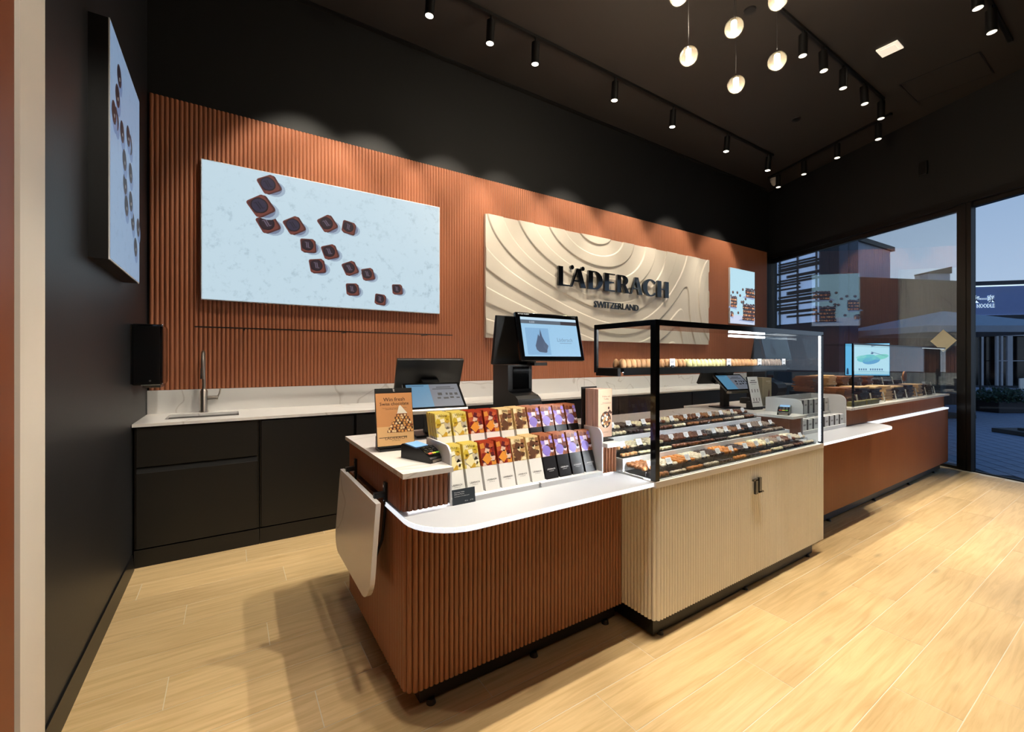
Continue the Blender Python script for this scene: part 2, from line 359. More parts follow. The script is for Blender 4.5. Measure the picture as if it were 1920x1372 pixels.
for k in range(-12, 11):
    y0 = 1.535+k*PW; y1 = y0+PW
    if y0 > 3.75: continue
    j = joints.get(k, random.uniform(0, 1.2)); x = j-PL*math.ceil((j-XL)/PL); xe = xwin(max(y0, YF))-.03
    while x < xe:
        a, c = max(x, XL+.001), min(x+PL, xe)
        if c-a > .04:
            L_ = round(c-a, 3)
            if L_ not in _pl: _pl[L_] = B().box(0, L_-.0036, .0018, PW-.0018, -.0008, 0).mesh('plank', 'oak_tile')
            put('plank', _pl[L_], floor, (a, y0, 0))
        x += PL
b = B(); b.prism([(XL-.2, YF-.2), (xwin(YF)+.3, YF-.2), (xwin(YB)+.3, YB+.2), (XL-.2, YB+.2)], ZC, ZC+.12); ceiling = struct(b.obj('ceiling', 'ceiling_paint'))
struct(B().box(XL-.2, xwin(YB)+.3, YB, YB+.15, -.1, ZC).obj('wall_back', 'black_paint'))
struct(B().box(XL-.15, XL, 2.11, YB, -.1, ZC).obj('wall_left', 'black_wall'))
struct(B().box(XL-.15, XL+.012, 1.90, 2.11, -.1, ZC).obj('trim_1', 'white_paint'))
struct(B().box(XL-.15, XL+.004, YF, 1.885, -.1, ZC).obj('wall_left_panelled', 'brown_panel'))
struct(B().box(XL-.15, XL-.01, 1.885, 1.90, -.1, ZC).obj('trim_2', 'dark_steel'))
struct(B().box(XL-.2, xwin(YF)+.3, YF-.15, YF, -.1, ZC).obj('wall_front', 'white_paint'))
bb = B(); bb.prism([(XL+.016, 0), (XL, 0), (XL, .1), (XL+.008, .1)], 2.112, 3.74, T=Matrix(((1, 0, 0, 0), (0, 0, 1, 0), (0, 1, 0, 0), (0, 0, 0, 1)))); struct(bb.obj('baseboard_left', 'black_satin'))
# fluted cladding of the back wall
ZO0, ZO1 = 1.14, 3.46
x0, x1, p = XL+.012, xwin(YB)-.13, .031
nfl = int((x1-x0)/p); vs = []; fs = []
prof = [(0, 0), (.12, .55), (.3, .9), (.5, 1), (.7, .9), (.88, .55)]
prow = []
for i in range(nfl):
    for a, h in prof: prow.append((x0+(i+a)*p, 4.385-h*.0125))
prow.append((x0+nfl*p, 4.385)); n = len(prow)
vs = [(x, y, ZO0) for x, y in prow]+[(x, y, ZO1) for x, y in prow]
clad = B().add(vs, [(i, i+1, n+i+1, n+i) for i in range(n-1)], smooth=True)
clad.add([(x, y, ZO1) for x, y in prow]+[(x0+nfl*p, YB, ZO1), (x0, YB, ZO1)], [tuple(range(n))+(n, n+1)])
clad.box(x0, x0+nfl*p, 4.386, YB, ZO0, ZO1-.001)
o = struct(clad.obj('wall_back_cladding', 'terracotta'))
struct(B().box(XL+.01, 8.6, YB-.07, YB-.03, ZC-.012, ZC).obj('shadow_gap_strip', 'black_satin'))  # black strip standing in for the dark shadow gap along the ceiling
# window wall: lintel, posts, panes
ZL = 3.36
sA, sB_, sC, sD, sE = win_s(1443), win_s(1796), win_s(1823), -2.6, win_s(1436)
struct(B().box(-6.3, 3.3, -.02, .25, ZL, ZC, T=TW).obj('wall_right', 'black_paint'))
lin = B().box(-6.3, sE+.05, -.06, .0, ZL-.04, ZL+.03, T=TW); lin.box(-6.3, sE, .02, .09, ZL-.10, ZL-.02, T=TW); struct(lin.obj('trim_4', 'black_satin'))
w = struct(put('window_1', B().box(sA, sE+.1, -.03, .12, -.02, ZL, T=TW).mesh('window_1', 'black_satin')))
B().box(sC, sB_, -.02, .055, 0, ZL, T=TW).obj('post', 'black_satin', w)
B().box(sC+.05, sC+.09, -.028, -.02, 0, ZL, T=TW).obj('post_cover', 'black_satin', w)
B().box(sB_, sA, -.02, .10, -.02, .035, T=TW).obj('sill', 'black_satin', w)
B().box(sB_-.0, sA, .035, .047, .03, ZL-.06, T=TW).obj('pane', 'window_glass', w)
w2 = struct(put('window_2', B().box(sD-.12, sD, -.06, .12, 0, ZL, T=TW).mesh('window_2', 'black_satin')))
B().box(sD, sC, .02, .06, -.003, .012, T=TW).obj('sill', 'black_satin', w2)
B().box(sD, sC, .035, .047, .01, ZL-.06, T=TW).obj('pane', 'door_glass', w2)
struct(B().box(-6.3, sD-.12, -.02, .25, 0, ZL, T=TW).obj('wall_right_end', 'black_paint'))
# square sticker on the window
q = W0+WD*((win_s(1740)+win_s(1791))/2)
st = B().box(-.105, .105, -.0006, .0006, -.105, .105, T=Matrix.Rotation(PI/4, 4, 'Y'))
o = st.obj('window_sticker', 'decal', None, q+WN*.033+Vector((0, 0, 1.625)), (0, 0, PI/2-WA)); tag(o, 'pale yellow diamond sticker on the window pane', 'sticker')

# ------------------------------------------------------------------ back cabinets, worktop, sink
YC = 3.76; HT = .955
def cabinet(name, label, x0, x1, doors, drawer=False):
    t = thing(name, label, 'cabinet', (x0, YC, 0), 0, 'black base cabinets along the back wall'); w_ = x1-x0
    B().box(0, w_, .02, .60, .12, HT-.022).obj('carcass', 'black_satin', t)
    B().box(0, w_, .0, .05, 0, .115).obj('plinth', 'black_cabinet', t)
    if drawer:
        B().box(.012, w_-.012, -.005, .02, .665, HT-.028, bev=.002).obj('drawer_front', 'black_cabinet', t)
        d = B().box(.012, w_-.012, -.005, .02, .125, .625, bev=.002).obj('door', 'black_cabinet', t)
        B().prism([(.0, .625), (.02, .625), (.02, .662), (.012, .662)], .012, w_-.012, T=Matrix(((0, 0, 1, 0), (1, 0, 0, 0), (0, 1, 0, 0), (0, 0, 0, 1)))).obj('finger_pull', 'matte_black', d)
    else:
        dw = w_/doors
        for i in range(doors): B().box(i*dw+.008, (i+1)*dw-.008, -.005, .02, .125, HT-.035, bev=.002).obj('door', 'black_cabinet', t)
    return t
cabinet('base_cabinet', 'black sink base cabinet with deep drawer front below the tap', -.53, .185, 1, True)
cabinet('base_cabinet', 'black base cabinet with one wide plain door right of the sink', .19, .875, 1)
cabinet('base_cabinet', 'black two-door base cabinet partly hidden behind the brown sales counter', .88, 2.3, 2)
cabinet('base_cabinet', 'black base cabinet behind the tall scale and the bar display', 2.305, 4.0, 2)
cabinet('base_cabinet', 'black base cabinet seen through the glass praline case', 4.005, 6.2, 3)
cabinet('base_cabinet', 'black base cabinet furthest right, beside the window wall', 6.205, 8.5, 3)
# worktop with a sink opening
SX0, SX1, SY0, SY1 = -.39, .06, 3.93, 4.24
top = B(); y0, y1 = YC-.025, 4.39
for a, c, d, e in ((XL+.003, SX0, y0, y1), (SX1, 8.55, y0, y1), (SX0, SX1, y0, SY0), (SX0, SX1, SY1, y1)): top.box(a, c, d, e, HT-.02, HT)
o = top.obj('worktop', 'marble'); tag(o, 'long white marble worktop with an undermount sink opening along the back wall', 'worktop')
bs = B().box(XL+.003, 3.99, 4.365, 4.39, HT, 1.138); bs.box(3.996, 8.55, 4.365, 4.39, HT, 1.138)
o = bs.obj('backsplash', 'marble'); tag(o, 'low white veined marble backsplash under the terracotta fluted wall', 'backsplash')
sk = thing('sink', 'rectangular stainless steel sink set into the white worktop', 'sink', ((SX0+SX1)/2, (SY0+SY1)/2, HT-.02))
hx, hy = (SX1-SX0)/2, (SY1-SY0)/2
bw = B(); bw.box(-hx, hx, -hy, hy, -.20, -.195)
for a, c, d, e in ((-hx-.004, -hx, -hy, hy), (hx, hx+.004, -hy, hy), (-hx, hx, -hy-.004, -hy), (-hx, hx, hy, hy+.004)): bw.box(a, c, d, e, -.20, -.0)
bw.obj('basin', 'steel', sk); B().cyl((0, .05, -.195), (0, .05, -.190), .04, n=16).obj('drain', 'dark_steel', sk)
fx, fy = -.175, 4.30
fc = thing('kitchen_tap', 'brushed nickel gooseneck tap with side lever behind the sink', 'tap', (fx, fy, HT))
B().lathe([(.03, 0), (.03, .012), (.026, .02), (.026, .17), (.016, .19)], 18).obj('body', 'steel', fc)
pts = [(0, 0, .18), (0, 0, .40)]+[(0, -.085+.085*math.cos(t), .40+.085*math.sin(t)) for t in [PI*i/10 for i in range(1, 11)]]+[(0, -.17, .36)]
B().tube(pts, .0125, 12).obj('spout', 'steel', fc)
B().cyl((0, -.17, .36), (0, -.17, .275), .0165, .018, 14).obj('spray_head', 'steel', fc)
h = B().cyl((.024, 0, .115), (.095, 0, .115), .017, n=14).obj('lever_hub', 'steel', fc)
B().tube([(.09, 0, .115), (.105, -.005, .15), (.112, -.01, .19)], .006, 8).obj('lever', 'steel', h)
# paper towel dispenser on the left wall
dp = thing('towel_dispenser', 'black paper towel dispenser hanging on the dark left wall by the sink', 'dispenser', (XL, 3.70, 1.21))
B().box(.004, .165, 0, .30, .0, .405, bev=.014).obj('cover', 'black_gloss', dp)
B().box(.0, .05, .01, .29, .01, .40).obj('back_plate', 'black_plastic', dp)
B().box(.055, .15, .05, .25, -.018, .004).obj('outlet_tray', 'smoked_acrylic', dp)
B().cyl((.10, -.004, .03), (.10, .002, .03), .006, n=10).obj('lock', 'chrome', dp)
B().cyl((.15, .12, .405), (.15, .12, .413), .008, n=10).obj('hinge_knob', 'chrome', dp)
# thin shelf
gs = thing('wall_shelf', 'thin black-edged glass shelf on the terracotta wall below the big screen', 'shelf', (0, 4.372, 1.636))
B().box(-.232, 1.986, -.15, -.001, 0, .006).obj('shelf_plate', 'case_glass', gs)
B().box(-.232, 1.986, -.155, -.150, -.002, .008).obj('front_rail', 'black_satin', gs)
for bx in (.1, .9, 1.7): B().box(bx-.006, bx+.006, -.15, -.0, -.008, -.001).obj('bracket', 'black_satin', gs)

# ------------------------------------------------------------------ light boxes and sign
MONO = lambda P, cx, cz, s, col, ly, a=0: [P.poly([(cx+(x*math.cos(a)-z*math.sin(a))*s, cz+(x*math.sin(a)+z*math.cos(a))*s) for x, z in q], col, ly) for q in
        ([(-.22, -.5), (-.06, -.5), (-.06, .45), (-.22, .45)], [(-.42, .45), (-.06, .45), (-.06, .55), (-.42, .55)], [(.06, -.45), (.22, -.45), (.22, .5), (.06, .5)], [(.06, -.55), (.42, -.55), (.42, -.45), (.06, -.45)])]
def cube_choc(P, cx, cz, s, a, ly, blue=0):
    R = lambda x, z: (cx+(x*math.cos(a)-z*math.sin(a))*s, cz+(x*math.sin(a)+z*math.cos(a))*s)
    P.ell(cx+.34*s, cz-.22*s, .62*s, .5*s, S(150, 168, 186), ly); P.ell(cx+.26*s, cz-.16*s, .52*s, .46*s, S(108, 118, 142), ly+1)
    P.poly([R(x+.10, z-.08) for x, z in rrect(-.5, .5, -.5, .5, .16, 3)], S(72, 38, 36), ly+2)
    P.poly([R(x, z) for x, z in rrect(-.5, .5, -.5, .5, .14, 3)], S(104, 56, 50), ly+3)
    P.poly([R(x, z) for x, z in rrect(-.44, .30, -.30, .44, .12, 3)], S(66, 38, 42), ly+4)
    dk = S(40, 28, 38) if not blue else S(46, 42, 62)
    P.ell(*R(0, .02), .43*s, .43*s, S(30, 20, 26), ly+5, 18); P.ell(*R(-.01, .03), .37*s, .37*s, dk, ly+6, 18)
    MONO(P, *R(-.01, .03), .42*s, S(96, 84, 100) if not blue else S(28, 24, 40), ly+7, a)
def wp(u, v, Y=4.36): q = on_y(u, v, Y); return q.x, q.z
sx0, sx1, sz0, sz1 = -.196, 1.892, 1.87, 3.016
t = thing('wall_screen', 'large backlit landscape screen showing dark chocolate cubes on pale stone', 'screen', (sx0, 4.37, sz0))
B().box(0, sx1-sx0, -.03, -.0, 0, sz1-sz0).obj('housing', 'white_acrylic', t)
B().box(.006, sx1-sx0-.006, -.0315, -.0302, .006, sz1-sz0-.006).obj('picture', 'stone_picture', t)
for i, (zx, zy, s, a, bl) in enumerate([(548, 258, .165, 30, 1), (487, 412, .185, 35, 1), (540, 538, .165, 30, 0), (728, 552, .16, 32, 1), (967, 538, .155, 35, 0), (1122, 565, .135, -10, 0), (830, 694, .14, 5, 0), (985, 740, .145, 20, 0), (895, 840, .145, 10, 0), (1130, 858, .14, 25, 0), (1258, 900, .13, 15, 0), (1148, 1008, .13, 5, 0), (1470, 1008, .115, 5, 0), (1348, 1080, .12, -5, 0)]):
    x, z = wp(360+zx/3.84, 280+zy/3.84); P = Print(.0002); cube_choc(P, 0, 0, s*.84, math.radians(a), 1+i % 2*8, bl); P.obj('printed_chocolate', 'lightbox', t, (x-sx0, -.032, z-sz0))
# portrait light box on the left wall (faces +X)
t = thing('wall_light_box', 'tall light box on the black left wall showing scattered chocolates', 'light box', (XL, 2.70, 1.845), PI/2)
bw_, bh_ = .775, 1.115
B().box(0, bw_, -.07, 0, 0, bh_).obj('housing', 'black_satin', t)
B().box(-.001, bw_+.001, -.075, -.07, -.001, bh_+.001).obj('frame', 'white_acrylic', t)
B().box(.006, bw_-.006, -.0765, -.0752, .006, bh_-.006).obj('picture', 'stone_picture_dim', t)
for i, (px, py) in enumerate([(547, 350), (538, 440), (513, 500), (534, 545), (559, 605), (586, 625), (598, 665), (570, 735), (597, 795), (574, 845), (579, 945), (598, 925), (609, 1015), (636, 1050), (620, 1135)]):
    q = on_x(px/2.45, py/2.45, XL+.0765); cx, cz = q.y-2.70, q.z-1.845
    if not (.05 < cx < bw_-.05): cx = min(max(cx, .06), bw_-.06)
    P = Print(.0002); P.ell(.02, -.03, .055, .06, S(92, 112, 146), 1); P.ell(0, 0, .052, .055, S(44, 34, 40), 2); P.ell(-.006, .006, .036, .038, S(24, 20, 28), 3); P.ell(.008, -.012, .010, .010, S(120, 120, 120), 4)
    P.obj('printed_chocolate', 'lightbox', t, (cx, -.077-.001*(i % 3), cz))
# portrait light box far right
px0, px1, pz0, pz1 = 7.41, 8.225, 2.02, 3.012
t = thing('wall_light_box', 'small light box at the far end of the terracotta wall showing chocolate bark stacks', 'light box', (px0, 4.37, pz0))
pw, ph = px1-px0, pz1-pz0
B().box(0, pw, -.03, 0, 0, ph).obj('housing', 'white_acrylic', t)
P = Print(.0002); P.rect(.005, pw-.005, .005, ph-.005, S(176, 212, 226), 0)
P.rect(.005, pw-.005, .005, .16*ph, S(196, 204, 226), 1)
rr = random.Random(3)
def bark_stack(x, z, w_, h_, ly):
    P.poly([(x-w_*.35, z-.01), (x+w_*.9, z-.035), (x+w_, z+.02), (x, z+.03)], S(150, 166, 200), ly)
    rows = max(2, int(h_/.055))
    for r in range(rows):
        j = rr.uniform(-.04, .04)
        xa, xb = max(.006, x+j*w_), min(pw-.006, x+w_+j*w_)
        P.rect(xa, xb, z+r*h_/rows, z+(r+.98)*h_/rows, S(rr.randint(40, 64), 28, 24), ly+1)
        for q in range(int(w_/.042)):
            cx = x+(q+.5)*w_/int(w_/.042)+rr.uniform(-.008, .008)
            if not .02 < cx < pw-.02: continue
            c = S(224, 150, 104) if rr.random() < .55 else S(96, 54, 40)
            P.ell(cx, z+(r+.45)*h_/rows, .019, .018, c, ly+2, 10); P.ell(cx-.003, z+(r+.5)*h_/rows, .010, .010, S(245, 205, 160) if rr.random() < .5 else S(170, 104, 76), ly+3, 8)
    for q in range(int(w_/.03)):
        cx = min(max(x+(q+.5)*w_/int(w_/.03), .02), pw-.02)
        P.ell(cx, z+h_+rr.uniform(0, .03), .020, .024, S(44, 30, 34), ly+2, 9); P.ell(cx+.004, z+h_+rr.uniform(0, .03), .011, .011, S(150, 120, 124), ly+3, 8)
bark_stack(.40, .075, .40, .27, 3); bark_stack(.50, .50, .305, .13, 9); bark_stack(.01, .29, .20, .17, 15); bark_stack(.01, .125, .09, .05, 21)
for x, z in ((.08, .555), (.22, .56), (.31, .515), (.49, .465), (.36, .40), (.42, .41), (.25, .20), (.40, .63)): P.ell(x, z, .030, .026, S(58, 36, 34), 26, 10); P.ell(x-.006, z+.006, .014, .012, S(150, 96, 78), 27, 8)
P.obj('chocolate_print', 'lightbox', t, (0, -.031, 0))
# relief sign
gx0, gx1, gz0, gz1 = 2.455, 6.76, 1.632, 3.05
t = thing('relief_sign', 'cream sign board with contour line relief and raised black lettering', 'sign', (gx0, 4.37, gz0))
gw, gh = gx1-gx0, gz1-gz0
NX, NZ = 560, 186; vs = []; fs = []
def relief(x, z):
    d1 = math.hypot((x-1.75)/1.55, (z-gh-.10)/.95)+.14*math.sin(1.7*x+.5)*math.cos(1.3*z)
    d2 = math.hypot((x-gw-.35)/.9, (z-.75)/1.0)+.10*math.sin(2.2*z)
    k = .22; hh = max(0, min(1, .5+.5*(d2*1.0+.30-d1)/k)); f = (d2+.30)*(1-hh)+d1*hh-k*hh*(1-hh)
    q = f*3.4; fr = q-math.floor(q); w_ = .035
    sm = lambda t_: max(0, min(1, t_))**2*(3-2*max(0, min(1, t_)))
    return .016*(sm((fr-.25)/w_+.5)-sm((fr-.75)/w_+.5))
for j in range(NZ+1):
    for i in range(NX+1): x = gw*i/NX; z = gh*j/NZ; vs.append((x, -.035-relief(x, z), z))
for j in range(NZ):
    for i in range(NX): a = j*(NX+1)+i; fs.append((a, a+1, a+NX+2, a+NX+1))
B().add(vs, fs, smooth=True).obj('relief_face', 'sign_board', t)
B().box(0, gw, -.0355, 0, 0, gh).obj('backing', 'sign_board', t)
# lettering: custom high-contrast capitals, polygons with holes as filled curves
def letter_mesh(name, splines, depth, mat, parent, loc):
    cu = bpy.data.curves.new(name, 'CURVE'); cu.dimensions = '2D'; cu.fill_mode = 'BOTH'; cu.extrude = depth/2
    for pts in splines:
        sp = cu.splines.new('POLY'); sp.points.add(len(pts)-1); sp.use_cyclic_u = True
        for q, pnt in zip(sp.points, pts): q.co = (pnt[0], pnt[1], 0, 1)
    ob = bpy.data.objects.new('t', cu); COL.objects.link(ob); dg = bpy.context.evaluated_depsgraph_get()
    me = bpy.data.meshes.new_from_object(ob.evaluated_get(dg)); bpy.data.objects.remove(ob); me.materials.clear(); me.materials.append(MATS[mat])
    return put(name, me, parent, loc, (PI/2, 0, 0))
def arc(cx, cy, rx, ry, a0, a1, n=12): return [(cx+rx*math.cos(math.radians(a0+(a1-a0)*i/n)), cy+ry*math.sin(math.radians(a0+(a1-a0)*i/n))) for i in range(n+1)]
R4 = lambda x0, x1, y0, y1: [(x0, y0), (x1, y0), (x1, y1), (x0, y1)]
GL = {
 'L': [[(0, 0), (.66, 0), (.66, .07), (.26, .07), (.26, 1), (0, 1)]],
 'A': [[(0, 0), (.09, 0), (.19, .30), (.50, .30), (.58, 0), (.86, 0), (.55, 1), (.32, 1)], [(.215, .375), (.36, .82), (.48, .375)]],
 'D': [[(0, 0), (.38, 0)]+arc(.38, .5, .46, .5, -90, 90)+[(.38, 1), (0, 1)], [(.26, .07), (.26, .93), (.36, .93)]+arc(.36, .5, .22, .43, 90, -90)+[(.36, .07)]],
 'E': [[(0, 0), (.62, 0), (.62, .07), (.26, .07), (.26, .47), (.55, .47), (.55, .54), (.26, .54), (.26, .93), (.62, .93), (.62, 1), (0, 1)]],
 'R': [[(0, 0), (.26, 0), (.26, .43), (.34, .43), (.54, 0), (.82, 0), (.56, .46)]+arc(.40, .725, .33, .275, -55, 90)+[(.40, 1), (0, 1)], [(.26, .50), (.26, .93), (.36, .93)]+arc(.36, .715, .13, .215, 90, -90)+[(.36, .50)]],
 'C': [arc(.46, .5, .46, .52, 45, 315, 20)+[(.74, .24)]+arc(.50, .5, .24, .44, 300, 60, 14)+[(.74, .74)]],
 'H': [[(0, 0), (.26, 0), (.26, .47), (.50, .47), (.50, 0), (.74, 0), (.74, 1), (.50, 1), (.50, .54), (.26, .54), (.26, 1), (0, 1)]]}
lt = thing('sign_letters', 'black raised capital letters standing off the cream sign', 'lettering', (0, 4.285, 2.318))
for ch, u0, u1 in (('L', 1046, 1067.5), ('A', 1069, 1097.5), ('D', 1102, 1129), ('E', 1132.5, 1152), ('R', 1156, 1179), ('A', 1181, 1203.5), ('C', 1204, 1228), ('H', 1231, 1252.5)):
    xa, xb = on_y(u0, 500, 4.285).x, on_y(u1, 500, 4.285).x; wmax = max(p_[0] for s_ in GL[ch] for p_ in s_)
    spl = [[(x*(xb-xa)/wmax, y*.245) for x, y in s_] for s_ in GL[ch]]
    if ch == 'A' and u0 < 1100:
        wL = xb-xa; spl += [arc(wL*.10, .252, .028, .028, 0, 345, 15), arc(wL*.80, .252, .028, .028, 0, 345, 15)]
    letter_mesh('letter', spl, .03, 'black_gloss', lt, (xa, 0, 0))
lt2 = thing('sign_letters', 'small black capital letters under the large sign lettering', 'lettering', (0, 4.295, 2.086))
xa, xb = on_y(1114, 570, 4.295).x, on_y(1198, 570, 4.295).x
word = 'SWITZERLAND'; pts, _ = text_geo(word, 1, .008); wd = max(p_[0] for p_ in pts); adv = 0
for i, ch in enumerate(word):
    pre = max([p_[0] for p_ in text_geo(word[:i+1], 1, .008)[0]]); own, fcs = text_geo(ch, 1, .008); ow = max(p_[0] for p_ in own)
    s_ = (xb-xa)/wd; bmx = bmesh.new(); hh = .09/.73
    vv = [bmx.verts.new(((p_[0])*s_, 0, p_[1]*hh)) for p_ in own]
    for f in fcs:
        try: bmx.faces.new([vv[k_] for k_ in f])
        except ValueError: pass
    r_ = bmesh.ops.extrude_face_region(bmx, geom=bmx.faces[:]); bmesh.ops.translate(bmx, vec=(0, .015, 0), verts=[g for g in r_['geom'] if isinstance(g, bmesh.types.BMVert)])
    q = B(); q.bm(bmx); q.obj('letter', 'black_gloss', lt2, (xa+(pre-ow)*s_, 0, 0))

# ------------------------------------------------------------------ ceiling: tracks, spots, pendants
def rail(p0, p1, label):
    p0 = Vector(p0); p1 = Vector(p1); d = p1-p0; a = math.atan2(d.y, d.x)
    t = thing('lighting_track', label, 'track', (p0.x, p0.y, ZC), a, 'black lighting tracks on the ceiling')
    B().box(0, d.length, -.017, .017, -.028, 0).obj('channel', 'black_satin', t)
    B().box(0, d.length, -.006, .006, -.0285, -.0275).obj('slot', 'dark_steel', t)
    for x in (0, d.length): B().box(x-.012, x+.012, -.019, .019, -.031, 0).obj('end_cap', 'black_satin', t)
rail((.4, 3.55), (7.25, 3.55), 'black lighting track closest and parallel to the terracotta wall')
rail((4.25, 2.03), (6.85, 2.03), 'black lighting track right of the pendants, holding a dense row of spots')
rail((.2, 1.30), (2.5, 1.30), 'black lighting track over the front of the sales counter, above the view')
rail((7.35, 2.10), (8.10, 4.02), 'short black lighting track running along the window wall')
rail((-.2, .95), (6.69, .95), 'black lighting track over the customer aisle, ending near the ceiling hatch')
rail((-.2, -.9), (5.6, -.9), 'unseen black lighting track added behind the camera over the shop floor')  # added out of view to carry the fill spots
_body = B().cyl((0, 0, -.245), (0, 0, -.045), .040, n=18); _body.cyl((0, 0, -.05), (0, 0, 0), .012, n=8)
_body_m = _body.mesh('body', 'black_satin')
_lens_m = {k: B().cyl((0, 0, -.249), (0, 0, -.246), .034, n=18).mesh('lens', k) for k in ('lens_warm', 'lens_dim')}
_ring_m = B().lathe([(.041, -.248), (.043, -.246), (.043, -.236), (.0405, -.234)], 18).mesh('trim_ring', 'black_plastic')
def spot(x, y, aim, watts, size, label, group, lens='lens_warm', blend=.45, col=WARM):
    d = (Vector(aim)-Vector((x, y, ZC-.25))).normalized()
    tilt = Vector((d.x, d.y, d.z)); tx = math.atan2(d.y, -d.z)*.22; ty = math.atan2(-d.x, -d.z)*.22
    t = thing('track_spot', label, 'spotlight', (x, y, ZC-.028), 0, group); t.rotation_euler = (tx, ty, 0)
    for nm, me in (('body', _body_m), ('lens', _lens_m[lens]), ('trim_ring', _ring_m)): put(nm, me, t)
    ld = bpy.data.lights.new('spot_lamp', 'SPOT'); ld.energy = watts*SPOT; ld.color = col; ld.spot_size = math.radians(size); ld.spot_blend = blend; ld.shadow_soft_size = .03
    lo = put('spot_lamp', ld); lo.location = (x, y, ZC-.30); lo.rotation_euler = (-d).to_track_quat('Z', 'Y').to_euler()
    return t
G1 = 'black cylinder spots on the track by the terracotta wall'
names = ['first', 'second', 'third', 'fourth', 'fifth', 'sixth', 'seventh', 'eighth', 'ninth']
for i, (x, ax) in enumerate(((.65, .5), (1.47, 1.0), (2.07, 2.0), (2.59, 2.9), (3.73, 3.7), (4.78, 4.7), (6.0, 5.7), (7.15, 7.0))):
    spot(x, 3.55, (ax, 4.4, 2.12), 112, 60, ('lit black cylinder spot out of view at the left end of the wall track' if i == 0 else 'lit black cylinder spot, %s from the left on the wall track' % names[i-1]), G1)
G2 = 'black cylinder spots on the middle track'
for i, x in enumerate((4.74, 5.17, 5.68, 6.24, 6.79)):
    spot(x, 2.03, (x-.1, 1.2 if i % 2 else 2.3, 0), 120, 52, 'black cylinder spot, %s from the left of the close row right of the pendants' % names[i], G2, 'lens_dim')
for i, x in enumerate((.6, 1.0, 1.5, 2.0, 2.4)):
    spot(x, 1.30, (x, (1.9, .75, .7, .7, .7)[i], .0), (45, 85, 90, 95, 95)[i], 44, 'black cylinder spot over the sales counter, above the top edge of the view', 'unseen spots over the sales counter', 'lens_dim')
for i, (x, y) in enumerate(((8.01, 3.82), (7.80, 3.33), (7.58, 2.79), (7.41, 2.25))):
    spot(x, y, (x-1.0, y-.4, .9), 55, 50, 'black cylinder spot, %s from the corner on the window track' % names[i], 'black cylinder spots on the window track', 'lens_dim')
for i, x in enumerate((5.85, 5.35)):
    spot(x, .95, (x, .5, 0), 170, 46, ('black cylinder spot at the top right corner beside the track end' if i == 0 else 'black cylinder spot cut off by the top edge, next to the track end'), 'black cylinder spots on the aisle track', 'lens_dim')
for i, (x, ay, w_) in enumerate(((.1, 2.7, 48), (.7, .5, 110), (1.5, .3, 95), (2.3, .35, 100), (3.1, .4, 105), (3.9, .4, 110), (4.6, .4, 115))):
    spot(x, .95, (x-.1, ay, 0), w_, 46, 'black cylinder spot on the aisle track above the top edge of the view', 'unseen spots of the aisle track', 'lens_dim')
for i, x in enumerate((2.0, 2.75, 3.5, 4.4)):
    spot(x, .95, (x+.25, 1.12, 0), 125, 24, 'narrow beam black spot on the aisle track above the top edge of the view', 'unseen spots of the aisle track', 'lens_dim', .3)
for i, (x, ax, ay) in enumerate(((1.75, -.1, 2.3), (2.3, .0, 3.1))):  # added fixtures out of view, throwing the counter's shadow over the left floor
    spot(x, 1.30, (ax, ay, 0), 230, 42, 'added unseen black spot over the sales counter aimed at the floor by the sink cabinet', 'unseen spots over the sales counter', 'lens_dim', .4)
for i, x in enumerate((.4, 1.6, 2.8, 4.0, 5.2)):  # unseen spots added as weak fill from behind the camera
    spot(x, -.9, (x+.3, .3, .0), 16, 50, 'unseen cylinder spot added on the track behind the camera', 'unseen spots behind the camera', 'lens_dim', col=WARM2)
spot(.9, -.9, (XL, 2.0, 1.6), 190, 40, 'added unseen spot behind the camera brightening the white pilaster', 'unseen spots behind the camera', 'lens_dim', col=WARM2)  # added only to brighten the white pilaster
# pendants
_gl = B().lathe([(.004, .066)]+[(.066*math.sin(math.radians(a)), .066*math.cos(math.radians(a))) for a in range(15, 180, 15)]+[(.004, -.066)], 20).mesh('globe', 'globe_glass')
_core = B().lathe([(.010, -.034), (.016, -.028), (.021, .03), (.018, .045)], 12).mesh('light_core', 'filament')
_cap = B().lathe([(.02, .045), (.02, .062), (.006, .075), (.004, .085)], 12).mesh('cap', 'chrome')
PEND = [(1291, 105, 3.3, 'left of the lower four'), (1376, 52, 3.3, 'upper middle of the visible cluster'), (1457, 114, 3.45, 'right of the lower four'), (1380, 158, 3.6, 'lowest of the cluster'), (1459, -1, 3.2, 'upper right, cut by the top edge'), (1273, -9, 3.2, 'upper left, cut by the top edge')]
for u, v, k, wh in PEND:
    q = at(u, v, k); t = thing('pendant_light', 'glowing clear glass globe pendant, '+wh, 'pendant light', q, 0, 'glass globe pendants')
    put('globe', _gl, t); put('light_core', _core, t); put('cap', _cap, t)
    B().cyl((0, 0, .08), (0, 0, ZC-q.z-.02), .0018, n=6).obj('cable', 'black_plastic', t)
    B().cyl((0, 0, ZC-q.z-.025), (0, 0, ZC-q.z), .03, n=14).obj('ceiling_rose', 'black_satin', t)
    ld = bpy.data.lights.new('pendant_lamp', 'POINT'); ld.energy = 14; ld.color = WARM; ld.shadow_soft_size = .008; put('pendant_lamp', ld, None, q+Vector((0, 0, -.05)))
